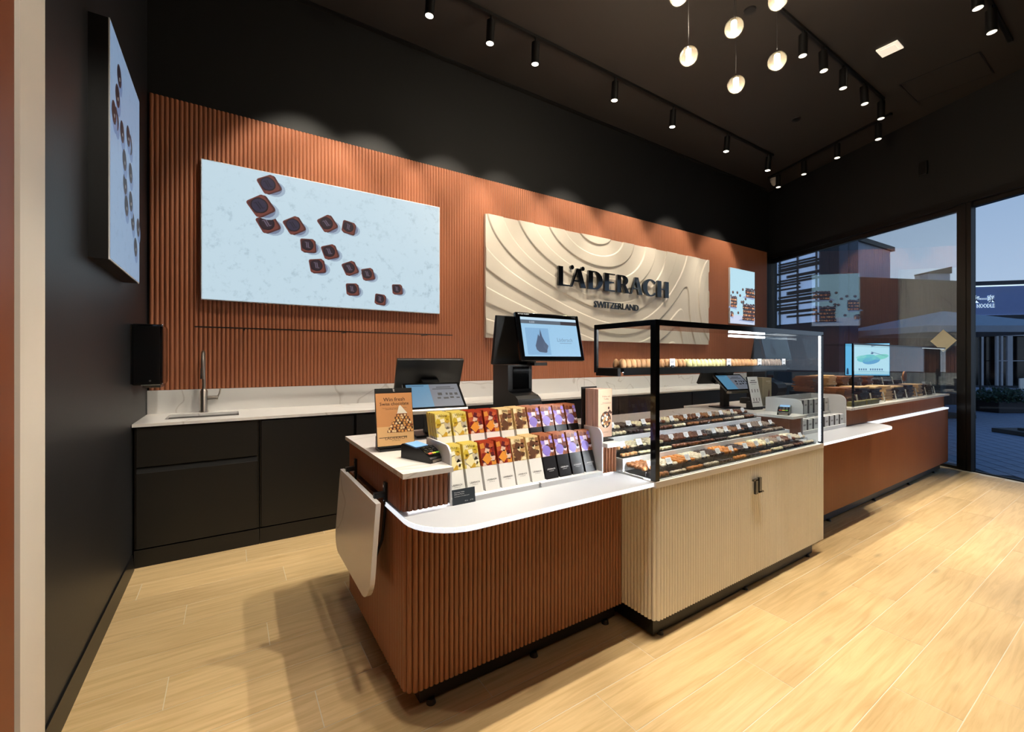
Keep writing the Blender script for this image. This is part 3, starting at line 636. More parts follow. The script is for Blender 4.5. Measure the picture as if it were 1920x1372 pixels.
# ceiling fittings
va, vb = on_z(1642, 94, ZC), on_z(1694, 88, ZC)
vx0, vx1 = min(va.x, vb.x), max(va.x, vb.x)+.0; vy0, vy1 = on_z(1683, 75, ZC).y, on_z(1655, 107, ZC).y
t = thing('ceiling_panel_light', 'cream rectangular light panel set in the dark ceiling', 'ceiling light', ((vx0+vx1)/2, (vy0+vy1)/2, ZC))
hx, hy = (vx1-vx0)/2, (vy1-vy0)/2
B().box(-hx, hx, -hy, hy, -.012, 0).obj('frame', 'vent_white', t)
B().box(-hx+.03, hx-.03, -hy+.03, hy-.03, -.016, -.0122).obj('diffuser', 'vent_white', t)
ha, hb, hc = on_z(1684, 159, ZC), on_z(1719, 191, ZC), on_z(1865, 137, ZC)
t = thing('ceiling_hatch', 'flush dark access hatch outlined in the ceiling near the window', 'hatch', ((ha.x+hb.x)/2, (hb.y+hc.y)/2, ZC))
hx, hy = abs(hb.x-ha.x)/2, abs(hb.y-hc.y)/2
B().box(-hx+.012, hx-.012, -hy+.012, hy-.012, -.004, 0).obj('lid', 'ceiling_paint', t)
for a, c, d, e in ((-hx, -hx+.01, -hy, hy), (hx-.01, hx, -hy, hy), (-hx+.01, hx-.01, -hy, -hy+.01), (-hx+.01, hx-.01, hy-.01, hy)): B().box(a, c, d, e, -.006, 0).obj('edge_strip', 'black_satin', t)
for u, v, lb in ((1493, 222.5, 'small round black ceiling disc below the pendants'), (1406, 19, 'small round black ceiling disc between the pendants')):
    q = on_z(u, v, ZC); o = B().cyl((0, 0, -.012), (0, 0, 0), .05, .055, 16).obj('ceiling_disc', 'black_satin', None, (q.x, q.y, ZC)); tag(o, lb, 'ceiling disc', 'round ceiling discs')
q = on_z(1453, 345, ZC-.10)
t = thing('security_camera', 'small white dome security camera on the ceiling in the far corner', 'camera', (q.x, q.y, ZC))
B().cyl((0, 0, -.05), (0, 0, 0), .075, .08, 18).obj('mount', 'white_paint', t)
B().lathe([(.0, -.135), (.03, -.125), (.055, -.095), (.07, -.05)], 18).obj('dome', 'white_paint', t)
B().cyl((0, -.02, -.15), (0, -.02, -.125), .02, n=12).obj('lens', 'black_gloss', t)
q = W0+WD*win_s(1735); o = B().box(-.05, .05, -.03, 0, -.09, .09, bev=.006).obj('wall_box', 'black_satin', None, (q.x-.022*WN.x, q.y-.022*WN.y, on_x(1735, 316, q.x).z), (0, 0, PI/2-WA)); o.rotation_euler = (0, 0, math.atan2(-WD.y, -WD.x)); tag(o, 'small black box mounted high on the wall above the window', 'wall box')

# ------------------------------------------------------------------ fluted counters
FP = .0215
def kid(o, root): o.parent = root; o.location = o.location-root.location; return o
def half_round(p, d, h, mat, n=7):
    row = [(p*.5*-math.cos(PI*i/n)*.98, -d*math.sin(PI*i/n)) for i in range(n+1)]
    b = B(); b.add([(x, y, 0) for x, y in row]+[(x, y, h) for x, y in row], [(i, i+1, n+2+i, n+1+i) for i in range(n)], smooth=True)
    b.add([(x, y, 0) for x, y in row]+[(x, y, h) for x, y in row], [tuple(range(n, -1, -1)), tuple(range(n+1, 2*n+2))]); return b.mesh('flute', mat)
def fl_path(pts):                                  # polyline -> (x, y, angle) each pitch; left-hand normal is outward when walking +x along the front
    out = []; carry = FP/2
    for (a, c) in zip(pts, pts[1:]):
        a = Vector(a); c = Vector(c); L_ = (c-a).length; d = (c-a)/L_; s_ = carry
        while s_ < L_: q = a+d*s_; out.append((q.x, q.y, math.atan2(d.y, d.x))); s_ += FP
        carry = s_-L_
    return out
def corner_path(xl, xr, yf, yb, r, left=True):      # walk from back of left side, round the corner, along the front to xr
    p_ = [(xl, yb), (xl, yf+r)] if left else []
    p_ += [(xl+r-r*math.cos(PI/2*i/8), yf+r-r*math.sin(PI/2*i/8)) for i in range(1, 9)]+[(xr, yf)]
    return p_
def flutes(path, z0, z1, mat, root):
    me = half_round(FP, .0105, z1-z0, mat)
    for x, y, a in fl_path(path): kid(put('flute', me, None, Vector((x, y, z0)), (0, 0, a)), root)
def fluted_sheet(x0, x1, y, z0, z1, mat, root, name='fluted_front'):
    n_ = int((x1-x0)/FP); row = []
    for i in range(n_):
        for a, h in ((0, 0), (.15, .6), (.5, 1), (.85, .6)): row.append((x0+(i+a)*FP, y-h*.0085))
    row.append((x0+n_*FP, y)); n_ = len(row)
    o = B().add([(a, c, z0) for a, c in row]+[(a, c, z1) for a, c in row], [(i, i+1, n_+i+1, n_+i) for i in range(n_-1)], smooth=True).obj(name, mat); kid(o, root); return o

HS, HU = .78, .947                                  # lit shelf height, upper counter height
sc_ = thing('sales_counter', 'reddish brown fluted sales counter with a glowing white curved shelf at the front left', 'counter', (.57, 1.61, 0))
K = lambda b_, nm, mt: kid(b_.obj(nm, mt), sc_)
XF, YFc = .569, 1.609
K(B().prism([(x, y) for x, y in corner_path(XF, 1.72, YFc, 2.53, .04)]+[(1.72, 2.53)], .1, HS-.021), 'body', 'brown_flute')
K(B().box(.634, 1.722, 1.65, 2.48, .014, .1), 'plinth', 'black_satin')
for x in (.68, 1.19, 1.65): K(B().cyl((x, 1.645, 0), (x, 1.645, .02), .02, .014, 12), 'levelling_foot', 'black_plastic')
flutes(corner_path(XF, 1.722, YFc, 2.53, .04), .1, HS-.021, 'brown_flute', sc_)
# lit shelf slab and its glowing edge
sh = corner_path(.553, 1.732, 1.40, 1.84, .20)
K(B().prism([(.553, 1.84)]+sh[2:]+[(1.732, 1.84)], HS-.018, HS), 'shelf_slab', 'shelf_white')
ed = B(); out = [(.553, 1.84)]+sh[1:]
for (a, c) in zip(out, out[1:]):
    d = Vector((c[0]-a[0], c[1]-a[1], 0)).normalized(); n_ = Vector((d.y, -d.x, 0))*.002
    ed.add([(a[0], a[1], HS-.019), (c[0], c[1], HS-.019), (c[0], c[1], HS), (a[0], a[1], HS), (a[0]+n_.x, a[1]+n_.y, HS-.019), (c[0]+n_.x, c[1]+n_.y, HS-.019), (c[0]+n_.x, c[1]+n_.y, HS), (a[0]+n_.x, a[1]+n_.y, HS)],
           [(4, 5, 6, 7), (0, 4, 7, 3), (1, 2, 6, 5), (3, 7, 6, 2), (0, 1, 5, 4)])
K(ed, 'shelf_edge_light', 'led_soft')
# upper block, left of and right of the bar display, and the part behind
U0, U1 = .755, 1.625
K(B().prism(corner_path(XF, U0, 1.649, 2.53, .03)+[(U0, 1.90), (U1, 1.90), (U1, 1.649), (1.722, 1.649), (1.722, 2.53)], HS+.006, HU-.022), 'upper_body', 'brown_flute')
flutes(corner_path(XF, U0, 1.649, 2.53, .03), HS+.006, HU-.022, 'brown_flute', sc_)
flutes([(U1, 1.649), (1.722, 1.649)], HS+.006, HU-.022, 'brown_flute', sc_)
K(B().box(XF+.02, U0-.004, 1.652, 1.662, HS, HS+.0055).box(U1+.004, 1.715, 1.652, 1.662, HS, HS+.0055), 'shelf_light_strip', 'led')
# folded flap on the left face
fl = K(B().prism(rrect(1.76, 2.43, .40, .80, .10, 7, (1, 1, 0, 0)), 0, .02, T=Matrix(((0, .075, -1, .452), (1, 0, 0, 0), (0, 1, 0, 0), (0, 0, 0, 1)))), 'hinged_flap', 'marble')
for y in (1.84, 2.36):
    hb_ = B().box(.505, .558, y-.010, y+.010, .80, .822).box(.549, .559, y-.014, y+.014, .77, .86).obj('hinge', 'black_satin', fl)
    for z in (.785, .845): B().cyl((.545, y, z), (.550, y, z), .006, n=8).obj('screw', 'chrome', fl)
    B().cyl((.515, y-.012, .806), (.515, y+.012, .806), .009, n=8).obj('hinge_barrel', 'black_satin', fl)
    B().tube([(.555, y, .77), (.540, y, .62), (.500, y, .52)], .006, 8).obj('flap_stay', 'black_satin', fl)
wt = B()
for a, c, d, e in ((.548, U0+.002, 1.60, 2.575), (U0+.002, U1-.002, 1.905, 2.575), (U1-.002, 1.722, 1.60, 2.575)): wt.box(a, c, d, e, HU-.02, HU)
o = wt.obj('worktop', 'marble'); tag(o, 'white veined marble top of the brown sales counter with the card terminal on it', 'counter top')

# cream display case
CX0, CX1, CYF = 1.735, 3.552, 1.392
dc = thing('display_case', 'cream fluted glass display case full of pralines in the middle of the counter', 'display case', (CX0, CYF, 0))
K = lambda b_, nm, mt: kid(b_.obj(nm, mt), dc)
K(B().prism(corner_path(CX0+.009, CX1, CYF+.009, 2.4, .03)+[(CX1, 2.4)], .1, HS-.028), 'body', 'cream_flute')
K(B().box(1.761, 3.466, 1.428, 2.36, .012, .1), 'plinth', 'dark_steel')
for x in (1.82, 2.6, 3.40): K(B().cyl((x, 1.432, 0), (x, 1.432, .018), .018, .012, 12), 'levelling_foot', 'black_plastic')
flutes(corner_path(CX0+.009, CX1, CYF+.009, 1.66, .03), .1, HS-.028, 'cream_flute', dc)
K(B().box(CX0, CX1+.002, CYF-.004, 1.47, HS-.028, HS+.004, bev=.002), 'ledge', 'white_paint')
tiers = ((1.40, HS+.006), (1.61, .853), (1.82, .923))
for i, (y, z) in enumerate(tiers): K(B().box(CX0+.01, CX1-.01, y, y+.21 if i < 2 else 2.06, HS-.03, z), 'tier', 'white_acrylic')
K(B().box(CX0, CX1, 2.06, 2.42, HS-.03, HU), 'rear_counter', 'marble')
ZG = 1.576
K(B().box(CX0, CX0+.006, CYF+.03, 1.80, HS, ZG-.03), 'glass_pane', 'case_glass')
K(B().box(CX1-.006, CX1, CYF+.03, 1.80, HS, ZG-.03), 'glass_pane', 'case_glass')
K(B().box(CX0+.02, CX1-.02, CYF, CYF+.006, HS, ZG-.028), 'glass_pane', 'case_glass')
K(B().box(CX0, CX1, CYF, 1.815, ZG-.008, ZG), 'glass_top', 'case_glass')
K(B().box(CX0, CX0+.030, CYF-.001, CYF+.030, HS+.004, ZG), 'corner_post', 'black_gloss')
K(B().box(CX0+.03, CX1, CYF-.001, CYF+.030, ZG-.028, ZG), 'top_rail', 'black_gloss')
K(B().box(CX0-.001, CX0+.012, CYF+.03, 1.815, ZG-.028, ZG), 'top_rail', 'black_gloss')
K(B().box(CX0-.001, CX0+.014, 1.795, 1.815, 1.307, ZG-.028), 'rear_bar', 'black_satin')
K(B().box(CX1-.012, CX1+.001, CYF+.03, 1.815, ZG-.02, ZG), 'top_rail', 'black_gloss')
K(B().box(CX1-.024, CX1, CYF-.001, CYF+.022, HS+.004, ZG-.02), 'corner_post', 'dark_steel')
K(B().box(CX1-.034, CX1-.025, CYF+.006, CYF+.016, HS+.02, ZG-.03), 'led_strip', 'led')
K(B().box(CX0+.016, CX0+.028, CYF+.0302, CYF+.032, HS+.02, ZG-.03), 'led_strip', 'added_case_led')  # added out of sight behind the post to brighten the case
K(B().box(CX0+.30, CX1-.04, CYF+.0302, CYF+.032, ZG-.026, ZG-.010), 'led_strip', 'added_case_led')  # hidden behind the rail, added to light the pralines
K(B().box(3.05, CX1-.03, 1.78, 1.80, ZG-.03, ZG-.015), 'led_strip', 'led')
K(B().box(CX0+.06, CX1-.06, 1.640, 1.656, 1.3095, 1.312), 'led_strip', 'added_tray_led')  # extra strip added under the shelf, out of sight, brightening the trays
# upper shelf of the case
K(B().box(CX0+.03, CX1-.03, 1.62, 1.80, 1.312, 1.334).box(CX0+.03, CX1-.03, 1.62, 1.625, 1.296, 1.312), 'upper_shelf', 'dark_steel')
for x in (CX0+.006, CX1-.03): K(B().box(x, x+.024, 1.64, 1.81, 1.290, 1.334, bev=.004), 'shelf_bracket', 'matte_black')
# monogram on the front
mg = [R4(-.006-.026, -.006, -.046, .040), [(-.055, .034), (-.006, .034), (-.006, .044), (-.048, .044)], R4(.008, .034, -.040, .047), [(.008, -.044), (.060, -.044), (.053, -.034), (.008, -.034)]]
mb = B()
for q in mg: mb.prism(q, 0, .012)
o = mb.obj('monogram', 'black_gloss', None, Vector((2.642, CYF-.010, .628)), (PI/2, 0, 0)); kid(o, dc)

# right-hand counter
rc = thing('sales_counter', 'long brown fluted counter with white light lines between the cream case and the window', 'counter', (3.56, 1.61, 0))
K = lambda b_, nm, mt: kid(b_.obj(nm, mt), rc)
XE = 7.60
K(B().box(3.556, XE, YFc, 2.5, .1, HS-.021), 'body', 'brown_flute')
fluted_sheet(3.556, XE, YFc, .1, HS-.021, 'brown_flute', rc)
K(B().box(3.556, XE-.12, 1.65, 2.45, .012, .1), 'plinth', 'black_satin')
for x in (4.3, 5.3, 6.3, 7.2): K(B().cyl((x, 1.645, 0), (x, 1.645, .018), .018, .012, 12), 'levelling_foot', 'black_plastic')
rs = [(3.556, 1.40)]+[(4.90+.22*math.sin(PI/2*i/8), 1.62-.22*math.cos(PI/2*i/8)) for i in range(0, 9)]
K(B().prism([(3.556, 1.66)]+rs+[(5.12, 1.66)], HS-.018, HS), 'shelf_slab', 'shelf_white')
ed = B(); rs2 = rs+[(XE, 1.60)]
rs2 = rs[:-1]+[(5.13, 1.598), (XE, 1.598)]
for (a, c) in zip(rs2, rs2[1:]):
    d = Vector((c[0]-a[0], c[1]-a[1], 0)).normalized(); n_ = Vector((d.y, -d.x, 0))*.002
    ed.add([(a[0], a[1], HS-.019), (c[0], c[1], HS-.019), (c[0], c[1], HS), (a[0], a[1], HS), (a[0]+n_.x, a[1]+n_.y, HS-.019), (c[0]+n_.x, c[1]+n_.y, HS-.019), (c[0]+n_.x, c[1]+n_.y, HS), (a[0]+n_.x, a[1]+n_.y, HS)],
           [(4, 5, 6, 7), (0, 4, 7, 3), (1, 2, 6, 5), (3, 7, 6, 2), (0, 1, 5, 4)])
K(ed, 'shelf_edge_light', 'led_soft')
K(B().box(5.13, XE, 1.600, 1.66, HS-.018, HS), 'light_line', 'led_soft')
RB0, RB1, RB2 = 3.60, 3.80, 4.63
K(B().box(RB0, RB1, 1.645, 2.5, HS, HU-.022).box(RB1, RB2, 1.93, 2.5, HS, HU-.022).box(RB2, XE, 1.645, 2.5, HS, HU-.022), 'upper_body', 'brown_flute')
fluted_sheet(RB0, RB1, 1.645, HS+.003, HU-.022, 'brown_flute', rc); fluted_sheet(RB2, XE, 1.645, HS+.003, HU-.022, 'brown_flute', rc)
wt = B()
for a, c, d, e in ((RB0-.03, RB1, 1.60, 2.54), (RB1, RB2, 1.935, 2.54), (RB2, XE+.03, 1.595, 2.54)): wt.box(a, c, d, e, HU-.02, HU)
o = wt.obj('worktop', 'marble'); tag(o, 'pale counter top of the right-hand brown counter under the chocolate bark case', 'counter top')
# bark case on the right counter
gc = thing('bark_case', 'low frameless glass case holding stacked chocolate bark at the window end', 'display case', (4.74, 1.62, HU))
gl_ = 2.84; gd = .58; gh_ = .575
for nm, bx in (('glass_pane', (0, gl_, 0, .006, 0, gh_)), ('glass_pane', (0, .006, .006, gd, 0, gh_)), ('glass_pane', (gl_-.006, gl_, .006, gd, 0, gh_)), ('glass_top', (0, gl_, 0, gd*.55, gh_, gh_+.006))):
    B().box(*bx).obj(nm, 'case_glass', gc)
B().box(-.004, .010, -.004, .010, 0, gh_+.006).obj('corner_post', 'black_gloss', gc)
B().box(.02, gl_-.02, -.003, .0, gh_-.006, gh_+.008).obj('top_edge', 'dark_steel', gc)
B().box(2.0, gl_-.02, .01, .018, gh_-.012, gh_-.006).obj('led_strip', 'led_soft', gc)

# ------------------------------------------------------------------ bar display on the lit shelf
HX0, HX1, HYF = U0+.002, U1-.002, 1.632
bd = thing('bar_display', 'white acrylic two-step display for chocolate bars on the lit shelf', 'display stand', (HX0, HYF, HS))
hw = HX1-HX0
side = [(0, 0), (.255, 0), (.255, .245)]+[(.045-.045*math.sin(PI/2*i/5), .20+.045*math.cos(PI/2*i/5)) for i in range(6)]
TS = lambda x: Matrix(((0, 0, 1, x), (1, 0, 0, 0), (0, 1, 0, 0), (0, 0, 0, 1)))
B().prism(side, 0, .008, T=TS(0)).obj('side_panel', 'white_acrylic', bd); B().prism(side, 0, .008, T=TS(hw-.008)).obj('side_panel', 'white_acrylic', bd)
B().box(.008, hw-.008, 0, .135, 0, .022).obj('front_step', 'white_acrylic', bd); B().box(.008, hw-.008, .135, .262, 0, .150).obj('rear_step', 'white_acrylic', bd)
P = Print(); MONO(P, 0, 0, .022, S(96, 98, 104), 1); P.obj('monogram', 'print', bd, (hw*.53, -.0006, .016))
BWd, BHt, BTh = .073, .215, .0125
PAL = {'yellow': (S(226, 206, 112), [S(204, 176, 60), S(240, 226, 170), S(190, 180, 160), S(200, 160, 60), S(246, 238, 214)], S(238, 237, 234), S(60, 60, 64), 'White'),
       'red': (S(168, 66, 42), [S(214, 140, 64), S(96, 36, 44), S(132, 42, 38), S(226, 190, 168), S(186, 90, 56)], S(236, 234, 232), S(60, 60, 64), ''),
       'milk': (S(222, 196, 146), [S(92, 62, 46), S(150, 104, 70), S(238, 222, 180), S(120, 80, 60), S(190, 150, 100)], S(232, 230, 226), S(60, 60, 64), 'Milk'),
       'purple': (S(168, 106, 74), [S(150, 130, 214), S(240, 222, 240), S(128, 74, 56), S(186, 166, 232), S(110, 60, 50)], S(34, 33, 36), S(236, 236, 238), '')}
def bar_mesh(kind):
    bg, cols, low, ink, wd_ = PAL[kind]; r_ = random.Random(kind); P = Print(.00035)
    zt = BHt*.50
    P.box(-BWd/2, BWd/2, 0, BTh, 0, zt, low); P.box(-BWd/2, BWd/2, 0, BTh, zt, BHt, bg)
    r_.shuffle(cols); i = 0
    for rr_ in range(5):
        for cc_ in range(3):
            cx = (-.34+cc_*.34+r_.uniform(-.08, .08))*BWd; cz = zt+(BHt-zt)*(.08+rr_*.185+r_.uniform(-.03, .03)); s_ = BWd*r_.uniform(.17, .27); a = r_.choice((.05, .8, .4, .95)); n_ = 10 if kind == 'purple' and i % 4 == 0 else 4
            if rr_ == 4 and cc_ == 1 and wd_: i += 1; continue
            P.poly([(max(-.499*BWd, min(.499*BWd, cx+s_*math.cos(a+2*PI*j/n_))), max(zt+.0005, min(BHt-.0005, cz+s_*math.sin(a+2*PI*j/n_)))) for j in range(n_)], cols[i % len(cols)], 1+i % 3); i += 1
    P.ell(-.12*BWd, zt+.27*(BHt-zt), .34*BWd, .34*BWd, {'yellow': S(236, 224, 170), 'red': S(226, 148, 62), 'milk': S(100, 68, 50), 'purple': S(146, 130, 216)}[kind], 4, 4 if kind != 'purple' else 14)
    if wd_: P.text(wd_, 0, BHt*.915, .017, S(90, 76, 30) if kind == 'yellow' else S(70, 50, 36), 5, 'c')
    P.text('L\u00c4DERACH', 0, BHt*.20, .0095, ink, 2, 'c', .012); P.text('SWITZERLAND', 0, BHt*.165, .0042, ink, 2, 'c')
    return P.mesh('chocolate_bar', 'print_gloss')
BM = {k: bar_mesh(k) for k in PAL}
kinds = ['yellow', 'yellow', 'red', 'red', 'milk', 'milk', 'purple', 'purple', 'purple', 'purple']
knm = {'yellow': 'yellow topped white', 'red': 'red topped white', 'milk': 'cream and brown topped white', 'purple': 'lilac topped black'}
ordn = ['leftmost', 'second from the left', 'third from the left', 'fourth from the left', 'fifth from the left', 'sixth from the left', 'seventh from the left', 'third from the right', 'second from the right', 'rightmost']
lean = math.radians(-17)
for row, (y0, z0, depth) in enumerate(((HYF+.030, HS+.0225, (5, 5, 4, 6, 4, 6, 6, 5, 4, 3)), (HYF+.142, HS+.1505, (7, 6, 6, 6, 6, 7, 7, 6, 6, 6)))):
    for i, kd in enumerate(kinds):
        x = HX0+.012+(i+.5)*(hw-.024)/10
        for j in range(depth[i]):
            o = put('chocolate_bar', BM[kd], None, (x+random.uniform(-.0015, .0015), y0+j*.0143, z0), (lean, 0, 0))
            tag(o, '%s chocolate bar, %s stack, %s row' % (knm[kd], ordn[i], ('front', 'back')[row]), 'chocolate bar', 'chocolate bars in the two-step display')
# price sign in front
P = Print(); P.box(0, .105, 0, .003, 0, .062, S(42, 50, 58)); 
for k_, (tx, z_) in enumerate((('Chocolate Tablet', .048), ('Different Flavors', .040), ('Combination of two tablets each', .032))): P.text(tx, .008, z_, .0068 if k_ < 2 else .0052, S(226, 228, 230), 1)
P.text('3.5 oz', .055, .010, .006, S(226, 228, 230), 1); P.text('$ 9.95', .080, .010, .006, S(226, 228, 230), 1)
q = on_z(847, 948, HS); o = P.obj('price_sign', 'print', None, (q.x+.003, q.y-.005, HS), (math.radians(-8), 0, math.radians(0))); tag(o, 'small dark grey price sign leaning at the left front of the bar display', 'price sign')

# ------------------------------------------------------------------ things on the left counter top
def poster_stand(name, label, loc, rz, w_, h_, paint, deep=.10):
    t = thing(name, label, 'sign stand', loc, rz); L_ = Matrix.Rotation(math.radians(-12), 4, 'X')
    B().box(-w_/2+.01, w_/2-.005, .0, deep, 0, .012, bev=.003).obj('base', 'black_plastic', t)
    B().box(-w_/2, w_/2, 0, .012, .022, h_+.05, T=L_).obj('frame', 'black_satin', t)
    B().box(-w_/2+.005, w_/2-.03, .012, .075, .01, .07, bev=.006).obj('rear_foot', 'black_plastic', t)
    B().box(-w_/2+.02, w_/2-.02, .02, .05, .008, .04).obj('neck', 'black_plastic', t)
    P = Print(); paint(P, w_, h_); o = P.obj('poster', 'print', t); o.location = L_ @ Vector((0, -.001, .026)); o.rotation_euler = (math.radians(-12), 0, 0)
    return t
def poster_win(P, w_, h_):
    P.rect(-w_/2, w_/2, h_+.004, h_+.024, S(12, 11, 11), 0); MONO(P, .0, h_+.014, .013, S(200, 196, 190), 1)
    P.rect(-w_/2+.002, w_/2-.002, 0, h_, S(208, 146, 92), 0); P.rect(-w_/2+.002, w_/2-.002, 0, h_*.36, S(222, 178, 124), 1)
    P.text('Win fresh', 0, h_*.845, .026, S(50, 34, 26), 2, 'c'); P.text('Swiss chocolate', 0, h_*.765, .022, S(50, 34, 26), 2, 'c')
    P.text('Scan here to sign up for our newsletter and be', 0, h_*.705, .0062, S(66, 46, 34), 2, 'c'); P.text('entered to win a Frischschoggi bar', 0, h_*.68, .0062, S(66, 46, 34), 2, 'c')
    r_ = random.Random(5)
    for i in range(7):
        z = h_*(.245+i*.05); hwid = w_*(.40-.042*i); cx = w_*.18
        c = (S(96, 54, 36), S(70, 38, 28), S(120, 66, 40), S(58, 34, 26))[i % 4]
        P.rect(max(-w_/2+.004, cx-hwid), min(w_/2-.004, cx+hwid), z, z+h_*.044, c, 3)
        for q in range(int(hwid*2/.016)):
            x = cx-hwid+.008+q*.016+r_.uniform(-.003, .003)
            if abs(x) < w_/2-.01: P.ell(x, z+h_*.022+r_.uniform(-.002, .002), .006, .0055, S(226, 164, 92) if r_.random() < .6 else S(240, 210, 160), 4, 8)
    P.poly([(w_*.06, h_*.60), (w_*.34, h_*.60), (w_*.16, h_*.76), (w_*.12, h_*.75)], S(240, 232, 214), 4)
    P.text('L\u00c4DERACH', 0, h_*.115, .018, S(60, 40, 28), 2, 'c', 0, 1.15); P.text('SWITZERLAND', 0, h_*.085, .006, S(60, 40, 28), 2, 'c')
poster_stand('poster_stand', 'orange poster stand about winning Swiss chocolate on the left counter end', (.665, 2.03, HU), math.radians(-4), .178, .25, poster_win)
# card terminal
def terminal(label, loc, rz):
    t = thing('card_terminal', label, 'card terminal', loc, rz)
    bd_ = B(); pr = [(-.095, 0), (.095, 0), (.095, .058), (.085, .064), (-.005, .052), (-.02, .056), (-.088, .024), (-.095, .018)]
    bd_.prism(pr, -.041, .041, T=Matrix(((0, 0, 1, 0), (1, 0, 0, 0), (0, 1, 0, 0), (0, 0, 0, 1)))); bd_.obj('body', 'dark_steel', t)
    TL = Matrix(((1, 0, 0, 0), (0, math.cos(.13), -math.sin(.13), .042), (0, math.sin(.13), math.cos(.13), .0605), (0, 0, 0, 1)))
    B().box(-.034, .034, -.038, .034, -.001, .0012, T=TL).obj('display', 'lcd_blue', t)
    TK = Matrix(((1, 0, 0, 0), (0, math.cos(.44), -math.sin(.44), -.054), (0, math.sin(.44), math.cos(.44), .0415), (0, 0, 0, 1)))
    B().box(-.037, .037, -.034, .036, -.002, .002, T=TK).obj('keypad', 'black_gloss', t)
    for r in range(3):
        for c_ in range(3): B().box(-.030+c_*.021, -.014+c_*.021, .022-r*.013, .030-r*.013, .002, .004, T=TK).obj('key', 'black_plastic', t)
    for c_, m_ in enumerate(('key_red', 'key_yellow', 'key_green')): B().box(-.030+c_*.021, -.012+c_*.021, -.022, -.013, .002, .004, T=TK).obj('key', m_, t)
    B().box(-.03, .03, -.0965, -.094, .004, .014).obj('card_slot', 'steel', t)
    return t
terminal('black card terminal with colour keys on the left counter end by the bar display', (.705, 1.80, HU), math.radians(20))
# point of sale: tilted customer display in front, operator display behind
def pos(label, loc, rz, pic):
    t = thing('point_of_sale', label, 'register', loc, rz)
    B().box(-.10, .10, -.02, .16, 0, .012, bev=.004).obj('base', 'black_plastic', t)
    B().box(-.035, .035, .05, .09, .012, .26).obj('column', 'black_plastic', t)
    TT = Matrix.Translation((0.0, -.02, .225)) @ Matrix.Rotation(math.radians(-48), 4, 'X')
    f_ = B().box(-.165, .165, -.012, .010, -.10, .10, T=TT, bev=.004).obj('customer_display', 'black_gloss', t)
    P = Print(); pic(P); o = P.obj('screen', 'screen_dim', f_); o.matrix_local = TT @ Matrix.Translation((0, -.0125, 0))
    B().box(-.165, .165, -.014, .012, -.113, -.101, T=TT).obj('bezel_lip', 'steel', f_)
    TB = Matrix.Translation((.02, .16, .325)) @ Matrix.Rotation(math.radians(26), 4, 'X')
    B().box(-.20, .20, -.012, .012, -.125, .125, T=TB, bev=.004).obj('operator_display', 'black_satin', t)
    B().box(-.05, .05, -.06, -.01, -.10, .0, T=TB).obj('display_mount', 'black_plastic', t)
    return t
def pic_pos(P):
    P.rect(-.150, .150, -.085, .085, S(112, 116, 128), 0); P.rect(-.150, -.02, -.085, .085, S(86, 140, 176), 1); P.rect(-.147, -.05, .070, .078, S(60, 106, 140), 2)
    P.rect(.02, .105, .058, .065, S(60, 62, 70), 1); P.rect(-.005, .125, .044, .051, S(60, 62, 70), 1)
    for i, (x, z, a, c) in enumerate(((.03, .008, .024, .020), (.07, .008, .012, .016), (.095, .006, .018, .018), (.125, .006, .018, .018), (.02, -.022, .02, .012), (.06, -.024, .03, .012), (.095, -.02, .022, .014), (.13, -.024, .02, .010))): P.rect(x-a/2, x+a/2, z-c/2, z+c/2, S(28, 26, 30), 2)
pos('black register with tilted blue touch display behind the orange poster stand', (.965, 2.30, HU), math.radians(-6), pic_pos)
